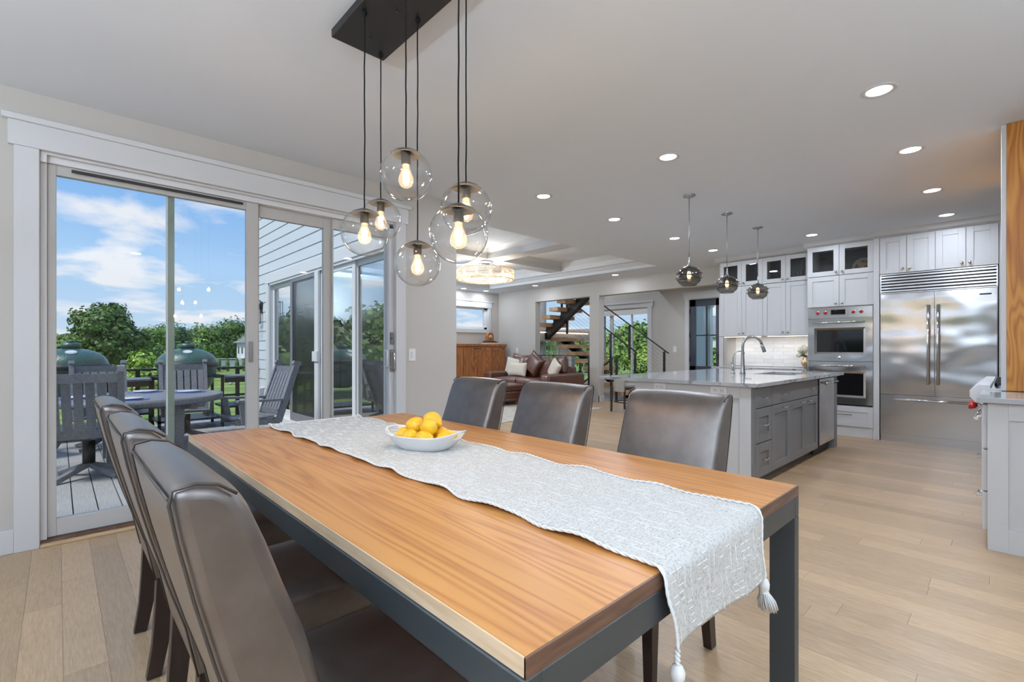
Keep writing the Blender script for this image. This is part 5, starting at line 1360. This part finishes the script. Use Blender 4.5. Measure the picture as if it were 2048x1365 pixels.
o = sash(d3, 'screen_door', 'x', WX-.005, 7.08, 8.27, .03, 2.36, (.115, .10), .13, .06, .02, 'vinyl', 'screen')
o.data.materials[0] = mat('grey_screen_frame', (.20, .20, .22), .5)
bx('white_stile', (WX-.03, WX+.0, 7.06, 7.20, .03, 2.36), 'vinyl', d3)
bx('screen_handle', (WX-.05, WX-.02, 7.05, 7.24, 1.02, 1.17), 'vinyl', d3)
o = sash(d3, 'door_panel', 'x', WX+.03, 5.93, 7.00, .03, 2.36, (.09, .05), .13, .07, .04, 'vinyl', 'winglass')
o = sash(d3, 'door_panel', 'x', WX+.06, 5.05, 5.93, .03, 2.36, (.05, .02), .13, .07, .04, 'vinyl', 'winglass')
# deck boards
dk = sempty('deck', (0, 7, -.10)); bx('joists', (-3.6, 2.78, WY+.18, 10.0, -.30, -.098), 'dark', dk)
x = -3.6; w_ = .1475
while x < 2.76:
    ubox('deck_board', (x, min(x+w_-.008, 2.775), WY+.19, 10.05, -.098, -.07), 'deck', dk); x += w_
for px_ in (-3.4, -.3, 2.6): bx('deck_post', (px_-.08, px_+.08, 9.7, 9.86, GZ, -.30), 'metalblk', dk)
# deck railing
dr_ = thing('deck_railing', (0, 10.0, -.07), 'black metal deck railing with thin horizontal cables at the deck edge', 'railing')
for px_ in (-3.5, -2.0, -.55, .95, 2.42): bx('post', (px_-.03, px_+.03, 9.95, 10.01, -.07, .84), 'metalblk', dr_)
bx('top_rail', (-3.55, 2.78, 9.93, 10.04, .84, .875), 'metalblk', dr_, .004, 1); bx('lower_rail', (-3.55, 2.78, 9.96, 10.0, .68, .72), 'metalblk', dr_)
for k in range(6): MB().tube([(-3.5, 9.98, .02+k*.105), (2.78, 9.98, .02+k*.105)], .003, 4, False).build('cable', 'nickel', dr_)
# string light
sg = thing('string_light', (2.2, 9.9, .8), 'string light cord with hanging bulb under the deck rail', 'string light')
pts = [(1.55+.11*k, 9.92, .70-.07*math.sin(PI*k/10)) for k in range(11)]; MB().tube(pts, .004, 5).build('cord', 'metalblk', sg); MB().tube([(2.30, 9.92, .67), (2.30, 9.92, .60)], .012, 8).build('bulb_socket', 'metalblk', sg); MB().sphere((2.30, 9.92, .57), .03, 12, 8).build('bulb', 'plate', sg)
# wall lantern and outlet on the siding
ln = thing('wall_lantern', (WX-.1, 9.78, 1.70), 'black box lantern on the pale siding left of the far sliding door', 'lantern')
x0, x1, y0, y1, z0, z1 = WX-.22, WX-.06, 9.71, 9.86, 1.68, 2.12; b = MB(); t_ = .012
for (xx, yy) in ((x0, y0), (x1-t_, y0), (x0, y1-t_), (x1-t_, y1-t_)): b.box(xx, xx+t_, yy, yy+t_, z0, z1)
for zz in (z0, z1-t_): b.box(x0, x1, y0, y0+t_, zz, zz+t_); b.box(x0, x1, y1-t_, y1, zz, zz+t_); b.box(x0, x0+t_, y0, y1, zz, zz+t_); b.box(x1-t_, x1, y0, y1, zz, zz+t_)
b.build('frame', 'metalblk', ln); b = MB(); b.box(x1, WX-.02, 9.76, 9.81, 1.95, 2.05); b.box(WX-.03, WX-.018, 9.73, 9.84, 1.88, 2.10); b.build('bracket', 'metalblk', ln)
b = MB(); b.lathe([(.045, 1.72), (.045, 2.05)], ((x0+x1)/2, (y0+y1)/2, 0), 16); b.build('glass_tube', 'globe', ln); MB().sphere(((x0+x1)/2, (y0+y1)/2, 1.90), .018, 10, 8, (1, 1, 1.7)).build('bulb', 'bulbglow', ln)
oo = thing('outdoor_outlet', (WX, 9.72, .37), 'weatherproof outlet with clear cover low on the siding by the lantern', 'outlet'); bx('cover', (WX-.09, WX-.015, 9.66, 9.80, .31, .48), 'plate', oo, .01); bx('socket', (WX-.094, WX-.09, 9.69, 9.77, .35, .44), 'dark', oo)

# outdoor table
ot_ = thing('patio_table', (.72, 7.02, -.07), 'round grey slatted patio table on the deck', 'table')
R_ = .80; b = MB(); cx0, cy0 = .72, 7.02; nsl = 10
for k in range(nsl):
    a0 = -R_+.05+(2*R_-.10)*k/nsl; a1 = a0+(2*R_-.10)/nsl-.008; am = (a0+a1)/2; hl = math.sqrt(max(.01, (R_-.06)**2-am*am))
    p0 = math.sqrt(max(.0, (R_-.05)**2-a0*a0)); p1 = math.sqrt(max(.0, (R_-.05)**2-a1*a1))
    MB().prism([(cx0-p0, cy0+a0), (cx0+p0, cy0+a0), (cx0+p1, cy0+a1), (cx0-p1, cy0+a1)], 'z', .632, .655).build('top_slat', 'poly', ot_)
MB().lathe([(R_-.09, .60), (R_-.09, .66), (R_, .66), (R_, .62), (R_-.01, .59), (R_-.03, .59), (R_-.03, .60), (R_-.09, .60)], (cx0, cy0, 0), 48).build('rim', 'poly', ot_)
for k in range(4):
    a = PI/4+k*PI/2; bx('leg', (cx0+.42*math.cos(a)-.05, cx0+.42*math.cos(a)+.05, cy0+.42*math.sin(a)-.05, cy0+.42*math.sin(a)+.05, -.07, .61), 'poly', ot_)
b = MB(); b.obox((cx0-.45, cy0-.45, .55), (cx0+.45, cy0+.45, .55), .05, .09); b.obox((cx0-.45, cy0+.45, .55), (cx0+.45, cy0-.45, .55), .05, .09); b.build('apron', 'poly', ot_)
plt = None
PLAB = ['blue-rimmed plate at the far side of the patio table', 'blue-rimmed plate at the right of the patio table', 'blue-rimmed plate at the near side of the patio table', 'blue-rimmed plate at the left of the patio table']
for (x, y), lab in zip([(.80, 7.55), (1.20, 7.18), (.55, 6.55), (.15, 7.1)], PLAB):
    if plt is None:
        t = thing('placemat_plate', (x, y, .656), lab, 'plate', 'plates on the patio table'); MB().lathe([(.001, .662), (.17, .662), (.18, .660), (.18, .656)], (x, y, 0), 28).build('charger', 'blue', t); MB().lathe([(.001, .667), (.09, .667), (.13, .680), (.128, .670), (.09, .663)], (x, y, 0), 28).build('plate', 'plate', t); plt = t
    else: dup(plt, (x, y, .656), 0, lab)
# outdoor chairs; local frame: sitter faces +x, origin under seat centre
def deck_chair(loc, label):
    X, Y, Z = loc; t = thing('patio_chair', loc, label, 'chair', 'grey slatted patio chairs')
    lean = .20
    def bp(x, y, z): return (X+x, Y+y, Z+z)
    for sg in (-1, 1):
        MB().obox(bp(-.24, sg*.27, .34), bp(-.24-lean-.04, sg*.27, 1.08), .045, .075, (1, 0, 0)).build('back_post', 'poly', t)
        MB().prism([(X-.24-lean-.09, Z+1.06), (X-.24-lean+.02, Z+1.08), (X-.24-lean, Z+1.12), (X-.24-lean-.08, Z+1.11)], 'y', Y+sg*.27-.028, Y+sg*.27+.028).build('post_cap', 'poly', t)
        MB().obox(bp(-.30, sg*.29, .62), bp(.26, sg*.31, .64), .085, .028).build('armrest', 'poly', t)
        MB().obox(bp(.16, sg*.27, .36), bp(.20, sg*.29, .625), .04, .07, (1, 0, 0)).build('arm_support', 'poly', t)
        MB().prism([(X-.27, Z+.30), (X+.25, Z+.34), (X+.26, Z+.41), (X-.02, Z+.385), (X-.27, Z+.40)], 'y', Y+sg*.235-.015, Y+sg*.235+.015).build('side_rail', 'poly', t)
    MB().obox(bp(-.24-lean*.92-.03, -.25, 1.0), bp(-.24-lean*.92-.03, .25, 1.0), .035, .085).build('top_rail', 'poly', t)
    MB().obox(bp(-.255, -.25, .46), bp(-.255, .25, .46), .03, .08).build('lower_rail', 'poly', t)
    for k in range(6): y = -.21+k*.084; MB().obox(bp(-.26, y, .48), bp(-.24-lean*.86-.02, y, .96), .066, .018, (1, 0, 0)).build('back_slat', 'poly', t)
    for k in range(6): x = -.20+k*.086; zz = .405-.012*math.sin(k/5*PI)+.01*(k == 5); MB().box(X+x, X+x+.076, Y-.25, Y+.25, Z+zz, Z+zz+.02).build('seat_slat', 'poly', t)
    MB().tube([bp(0, 0, .14), bp(0, 0, .36)], .05, 14).build('swivel_column', 'metalblk', t)
    for a in (PI/4, 3*PI/4, 5*PI/4, 7*PI/4): MB().obox(bp(0, 0, .13), bp(.33*math.cos(a), .33*math.sin(a), .02), .05, .045).build('base_foot', 'poly', t)
    return t
c0 = deck_chair((.22, 6.35, -.07), 'grey patio chair with its slatted back to the sliding door, nearest')
c0.rotation_euler = (0, 0, PI/2-.12)
dup(c0, (1.30, 8.0, -.07), -PI/2-.08, 'grey patio chair facing the house in front of the right green grill')
dup(c0, (.42, 8.12, -.07), -PI/2+.06, 'grey patio chair facing the house beyond the table, centre left')
dup(c0, (-.42, 7.9, -.07), -PI/2+.35, 'grey patio chair at the far left of the table, mostly behind the door frame')
dup(c0, (1.78, 6.75, -.07), PI+.10, 'grey patio chair in side view at the right of the patio table')
dup(c0, (-.62, 6.7, -.07), .1, 'grey patio chair at the left end of the table behind the casing')
# green ceramic grills
def egg(loc, label):
    X, Y, Z = loc; t = thing('ceramic_grill', loc, label, 'grill', 'green ceramic grills'); c = (X, Y, Z); R = .41
    zb = 1.04
    pr = [(R+.01, zb)]
    for k in range(1, 12):
        a = PI/2*k/12; pr.append((R*math.cos(a)**.92, zb+.01+.235*math.sin(a)))
    pr += [(.085, zb+.248)]
    dm = MB().lathe(pr, c, 40).build('dome', 'egg', t)
    MB().lathe([(.085, zb+.23), (.085, zb+.245), (.108, zb+.25), (.108, zb+.315), (.06, zb+.325), (.001, zb+.325)], c, 24).build('top_cap', 'egg', t)
    MB().lathe([(.001, zb+.36), (.03, zb+.355), (.045, zb+.338), (.02, zb+.325)], c, 16).build('cap_knob', 'egg', t)
    MB().lathe([(R+.004, zb-.06), (R+.02, zb-.055), (R+.02, zb+.012), (R+.004, zb+.015)], c, 40).build('band', 'eggfelt', t)
    MB().lathe([(R, zb-.02), (R*.98, zb-.15), (R*.86, zb-.32), (R*.62, zb-.48), (R*.4, zb-.54), (.001, zb-.54)], c, 40).build('base_bowl', 'egg', t)
    dv = Vector((-X, -Y, 0)).normalized()
    bc_ = Vector(c)+Vector((0, 0, zb+.175))+dv*.275
    b = MB(); sd_ = Vector((-dv.y, dv.x, 0)); nn = (dv*.55+Vector((0, 0, .83))).normalized(); up_ = (Vector((0, 0, 1))*.55-dv*.83).normalized()
    for lvl, (rx_, rz_, h_) in enumerate(((.062, .045, .0), (.062, .045, .022), (.05, .034, .026))): b.add([bc_+sd_*(rx_*math.cos(2*PI*k/20))+up_*(rz_*math.sin(2*PI*k/20))+nn*h_ for k in range(20)], [])
    b.f += [tuple(range(20, 40))]+[(k, (k+1) % 20, 20+(k+1) % 20, 20+k) for k in range(20)]+[tuple(range(40, 60))]; b.sm += [False]*22
    b.build('badge', 'plate', dm)
    for s_ in (-1, 1):
        for q in (-1, 1): MB().box(X+s_*.42-.02, X+s_*.42+.02, Y+q*.36-.02, Y+q*.36+.02, Z, Z+.84).build('stand_leg', 'metalblk', t)
    b = MB(); b.box(X-.44, X+.44, Y-.38, Y-.35, Z+.82, Z+.85); b.box(X-.44, X+.44, Y+.35, Y+.38, Z+.82, Z+.85); b.box(X-.44, X-.41, Y-.35, Y+.35, Z+.82, Z+.85); b.box(X+.41, X+.44, Y-.35, Y+.35, Z+.82, Z+.85); b.box(X-.44, X+.44, Y-.38, Y+.38, Z+.14, Z+.17); b.build('stand_frame', 'metalblk', t)
    for k in range(4): bx('side_shelf_slat', (X+.45, X+.88, Y-.34+k*.17, Y-.20+k*.17, Z+.80, Z+.825), 'poly', t)
    b = MB(); b.box(X+.45, X+.88, Y-.37, Y-.35, Z+.72, Z+.80); b.box(X+.84, X+.88, Y-.37, Y-.33, Z, Z+.8); b.box(X+.45, X+.88, Y-.36, Y-.34, Z+.5, Z+.53); b.box(X+.45, X+.88, Y-.36, Y+.3, Z+.30, Z+.33); b.build('side_shelf_frame', 'metalblk', t)
    return t
egg((.13, 9.2, -.07), 'large green ceramic dome grill at the left behind the patio table')
egg((1.53, 9.3, -.07), 'large green ceramic dome grill at the right behind the slatted chair')

# ---- vegetation
NR = random.Random(21)
def crown(b, c, rx, rz, n, s, rnd):
    for _ in range(n):
        u = rnd.uniform(-1, 1); a = rnd.uniform(0, 2*PI); rr = math.sqrt(1-u*u); q = rnd.uniform(.66, 1.12)
        if u < -.55: continue
        if noise.noise(Vector((rr*math.cos(a)*3.1+c[1], rr*math.sin(a)*3.1+c[0], u*3.1))) < -.12: continue
        nz = 1+.22*noise.noise(Vector((rr*math.cos(a)*2.2+c[0]*.3, rr*math.sin(a)*2.2+c[1]*.3, u*2.2)))*2
        p = Vector((c[0]+rx*rr*math.cos(a)*q*nz, c[1]+rx*rr*math.sin(a)*q*nz, c[2]+rz*u*q*nz))
        d = Vector((rr*math.cos(a), rr*math.sin(a), u+.3)).normalized()
        t1 = d.orthogonal().normalized(); t1 = (t1*math.cos(a*7)+d.cross(t1)*math.sin(a*7)).normalized(); t2 = d.cross(t1); k = s*rnd.uniform(.6, 1.4); j = Vector((rnd.uniform(-1, 1), rnd.uniform(-1, 1), rnd.uniform(-1, 1)))*.5
        n1 = (d+j).normalized(); t1 = n1.orthogonal().normalized(); t2 = n1.cross(t1)
        b.add([p+t1*k, p+t2*k*.8, p-t1*k*.9, p-t2*k], [(0, 1, 2, 3)])
def tree(px, py, h, w, m, lab, base=GZ, blobs=7, n=700, leaf=None, name='tree', grp='trees beyond the lawn', low=.25, seed=1):
    rnd = random.Random(seed); t = thing(name, (px, py, base), lab, 'tree' if name == 'tree' else 'bush', grp); H = h-base
    leaf = (leaf or w*.045)*.82; n = int(n*1.35)
    b = MB(); inner = MB()
    for i in range(blobs):
        a = 2.399*i; big = blobs > 12; rr = (0 if i == 0 else w*(.36 if big else .27)*rnd.uniform(.6, 1.2)); zz = base+H*(1-.30) if i == 0 else base+H*(low+.17+(.88-low-.30)*((i*.618) % 1))
        R_b = w*(.19 if big else .29)*rnd.uniform(.75, 1.2); rz = min(R_b*.9, H*(.15 if big else .26))
        if big:
            q_ = i/(blobs-1); zz = base+H*(.90-.62*q_); rr = w*.40*math.sin(PI*min(1, .12+q_*.72))*rnd.uniform(.55, 1.1)
        c = (px+rr*math.cos(a), py+rr*math.sin(a), min(zz, h-rz))
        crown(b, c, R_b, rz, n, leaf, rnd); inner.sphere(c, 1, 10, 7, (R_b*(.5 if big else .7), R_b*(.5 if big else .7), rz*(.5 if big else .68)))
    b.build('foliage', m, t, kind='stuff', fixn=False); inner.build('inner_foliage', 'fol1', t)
    tk = MB(); tk.tube([(px, py, base), (px+w*.02, py, base+H*.3), (px, py, base+H*.62)], [w*.035, w*.028, w*.014], 8)
    for k in range(4): a = k*1.7+seed; tk.tube([(px, py, base+H*(.3+.06*k)), (px+w*.2*math.cos(a), py+w*.2*math.sin(a), base+H*(.55+.06*k))], [w*.014, w*.006], 6)
    tk.build('trunk', 'bark', t); return t
c_, s_ = math.cos(math.radians(46.42)), math.sin(math.radians(46.42))
def at(u, f):      # bearing u (as seen in the photograph) and forward distance f in metres -> ground position
    r = (u-1024)/953.24*f; return f*c_+r*s_, f*s_-r*c_
def zat(v, f): return 1.2-(v-699)*f/953.24
spec = [ # u, dist, top v, width px, material, label
 (215, 62, 606, 125, 'fol1', 'tallest spreading tree standing above the others beyond the lawn', 22, 420, .22),
 (300, 66, 636, 90, 'fol2', 'mid green tree just right of the tallest tree', 8, 650, .1),
 (285, 34, 678, 62, 'fol3', 'bright yellow-green rounded tree in front of the tree line', 8, 650, .0),
 (345, 48, 690, 60, 'fol3', 'bright bushy tree behind the right green grill', 6, 500, .0),
 (212, 26, 707, 48, 'fol3', 'low bright bush between the two grills', 6, 500, .0),
 (135, 58, 655, 85, 'fol2', 'mid green tree at the left edge of the glass', 8, 600, .1),
 (175, 64, 668, 80, 'fol1', 'dark tree below and left of the tallest tree', 7, 600, .1),
 (250, 70, 662, 90, 'fol1', 'dark tree behind the bright rounded tree', 7, 600, .1),
 (340, 80, 640, 110, 'fol4', 'blue-green tree behind the thin door stile', 8, 600, .1),
 (400, 118, 646, 90, 'fol2', 'broad green tree above the right grill', 8, 700, .05),
 (432, 122, 640, 72, 'fol1', 'dark tree with thin top left of the white house', 8, 600, .05),
 (466, 128, 630, 84, 'fol1', 'tall dark tree rising behind the white neighbour house', 8, 600, .1),
 (515, 130, 640, 80, 'fol4', 'tree at the right behind the door mullion', 7, 500, .1),
 (90, 60, 660, 90, 'fol2', 'tree at the left hidden partly by the door frame', 7, 500, .1)]
for i, (u, f, v, wpx, m, lab, bl, n, low) in enumerate(spec):
    x, y = at(u, f); tree(x, y, zat(v, f), wpx*f/953.24*1.0, m, lab, GZ, bl, n, max(.16, wpx*f/953.24*.030), 'tree' if v < 700 else 'bush', 'trees beyond the lawn', low, 31+i)
# distant ridge of woodland
b = MB(); vs = []; rr2 = random.Random(2)
K = 420
for k in range(K+1):
    a = math.radians(20+250*k/K); d = 170
    z = GZ+7.6+2.4*noise.noise(Vector((k*.09, 1, 0)))+1.5*noise.noise(Vector((k*.7, 4, 0)))
    vs += [(d*math.cos(a), d*math.sin(a), GZ), (d*.985*math.cos(a), d*.985*math.sin(a), z*.7+GZ*.3), (d*1.02*math.cos(a), d*1.02*math.sin(a), z), (d*1.2*math.cos(a), d*1.2*math.sin(a), z+1.0)]
fs = []
for k in range(K):
    for q in range(3): fs.append((k*4+q, (k+1)*4+q, (k+1)*4+q+1, k*4+q+1))
wd_ = MB().add(vs, fs, True).build('woodland_ridge', 'ridge'); tag(wd_, 'distant wooded ridge on the horizon beyond the lawn', 'woodland', kind='stuff')
# trees round the left (reflected in the wing glass)
k = 0
for a_deg in range(104, 165, 9):
    a = math.radians(a_deg); d = 45+8*math.sin(a_deg); tree(d*math.cos(a), d*math.sin(a), 5.2+1.6*math.sin(a_deg*1.3), 11, ['fol1', 'fol2', 'fol1'][k % 3], 'leafy tree standing beyond the left side of the lawn, outside the frame', GZ, 7, 420, .33, 'tree', 'trees left of the lawn', .1, 90+k); k += 1
# neighbour house
hx, hy = at(480, 100); fd = Vector((hx, hy, 0)).normalized()
nh = thing('neighbour_house', (hx, hy, GZ), 'white two-storey neighbour house with grey roof beyond the lawn', 'house')
hb_ = MB().box(hx-.6, hx+9, hy-9, hy, GZ, 2.55); hb_.build('walls', 'housewall', nh)
b = MB(); b.add([(hx-1.3, hy-9.7, 2.5), (hx+9.6, hy-9.7, 2.5), (hx+9.6, hy+.7, 2.5), (hx-1.3, hy+.7, 2.5), (hx+3.6, hy-4.6, 6.0), (hx+4.8, hy-4.6, 6.0)], [(0, 3, 2, 1), (0, 1, 5, 4), (1, 2, 5), (2, 3, 4, 5), (3, 0, 4)]); b.build('roof', 'roof', nh)
for (xx, zz) in ((.6, 1.0), (.6, -1.6), (3.2, 1.0), (3.2, -1.6), (6, 1.0)):
    f_ = bx('window', (hx-.64, hx-.6, hy-xx-1.0-.5, hy-xx-1.0+.5, zz-.75, zz+.75), 'vinyl', nh); bx('pane', (hx-.67, hx-.64, hy-xx-1.0-.4, hy-xx-1.0+.4, zz-.65, zz+.65), 'winblue', f_)
for k, u in enumerate((438, 455, 474, 488)):
    x, y = at(u, 88); ab = thing('arborvitae', (x, y, GZ), 'narrow upright evergreen shrub by the neighbour house, number order left to right position %s' % ['first', 'second', 'third', 'fourth'][k], 'shrub', 'upright shrubs by the neighbour house')
    ab['label'] = ['leftmost', 'second from left', 'third from left', 'rightmost'][k]+' narrow upright evergreen shrub beside the white neighbour house'
    b = MB(); rnd = random.Random(k); 
    for _ in range(260):
        tz = rnd.random(); a = rnd.uniform(0, 2*PI); r_ = .33*math.sin(PI*min(1, tz*.85+.12))**.7; p = Vector((x+r_*math.cos(a), y+r_*math.sin(a), GZ+2.4*tz)); d = Vector((math.cos(a), math.sin(a), .6)).normalized(); t1 = d.orthogonal().normalized(); t2 = d.cross(t1); b.add([p+t1*.12, p+t2*.16, p-t1*.12, p-t2*.16], [(0, 1, 2, 3)])
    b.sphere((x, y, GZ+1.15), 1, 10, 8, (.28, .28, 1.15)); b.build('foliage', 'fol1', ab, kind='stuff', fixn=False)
x, y = at(462, 95); cv = thing('parked_trailer', (x, y, GZ), 'pale covered trailer parked behind the upright shrubs', 'trailer'); bx('body', (x-2.6, x+2.6, y-1, y+1, GZ+.5, GZ+1.9), 'housewall', cv); bx('roof', (x-2.8, x+2.8, y-1.1, y+1.1, GZ+2.1, GZ+2.25), 'plate', cv)
for q in (-1.5, 1.5): MB().lathe([(.001, -.12), (.38, -.12), (.38, .12), (.001, .12)], (x+q, y-1.0, GZ+.38), 16, 'y').build('wheel', 'dark', cv)
bx('support', (x-.05, x+.05, y-.05, y+.05, GZ+1.9, GZ+2.1), 'vinyl', cv)
# seen through the stair and entry windows
ft = [(1265, 24, 640, 150, 'fol2', 'large light green tree filling the tall stair window', 10, 900, .0, 'tree'), (1300, 19, 690, 90, 'fol3', 'pale green bush at the right side of the stair window', 7, 700, .0, 'bush'),
 (1085, 34, 668, 70, 'fol2', 'green tree behind the lower left stair window', 8, 600, .0, 'tree'), (1160, 34, 672, 90, 'fol2', 'green tree behind the middle stair window', 8, 600, .0, 'tree'), (1205, 30, 690, 60, 'fol1', 'dark green bush left in the tall stair window', 6, 500, .0, 'bush'),
 (1429, 27, 680, 26, 'fol2', 'small bush seen through the navy front door', 6, 400, .0, 'bush'), (1447, 40, 672, 40, 'fol1', 'tree behind the small bush at the front door', 6, 400, .0, 'tree'), (1030, 45, 680, 90, 'fol1', 'tree left of the lower stair windows', 7, 500, .0, 'tree')]
for i, (u, f, v, wpx, m, lab, bl, n, low, nm) in enumerate(ft):
    x, y = at(u, f); tree(x, y, zat(v, f), wpx*f/953.24, m, lab, -.45, bl, n, max(.07, wpx*f/953.24*.028), nm, 'greenery in front of the house', low, 200+i)
pcl = thing('porch_column', (14.0, 6.0, -.45), 'white square porch column outside the navy front door', 'column')
x, y = at(1417, 14.2); b = MB(); b.box(x-.09, x+.09, y-.09, y+.09, -.45, 2.75); b.build('shaft', 'vinyl', pcl); b = MB(); b.box(x-.12, x+.12, y-.12, y+.12, 2.45, 2.6); b.build('capital', 'vinyl', pcl)
x, y = at(1396, 13.6); struct(bx('wall_porch', (11.66, x+.6, y+.05, y+.25, -.45, 3.2), 'porch'))
x, y = at(1424, 75); n2_ = thing('neighbour_house', (x, y, -.45), 'distant white gabled house seen through the front door pane', 'house')
MB().prism([(x-3, -.45), (x+3.5, -.45), (x+3.5, 3.2), (x+.3, 6.2), (x-3, 3.2)], 'y', y-3, y+5).build('walls', 'housewall', n2_); MB().add([(x-3.4, y-3.4, 3.0), (x+.3, y-3.4, 6.5), (x+.3, y+5.2, 6.5), (x-3.4, y+5.2, 3.0), (x+3.9, y-3.4, 3.0), (x+3.9, y+5.2, 3.0)], [(0, 1, 2, 3), (1, 4, 5, 2)]).build('roof', 'roof', n2_, solid=.15); f_ = bx('window', (x-.5, x+.5, y-3.04, y-3.0, .8, 2.0), 'redknob', n2_)
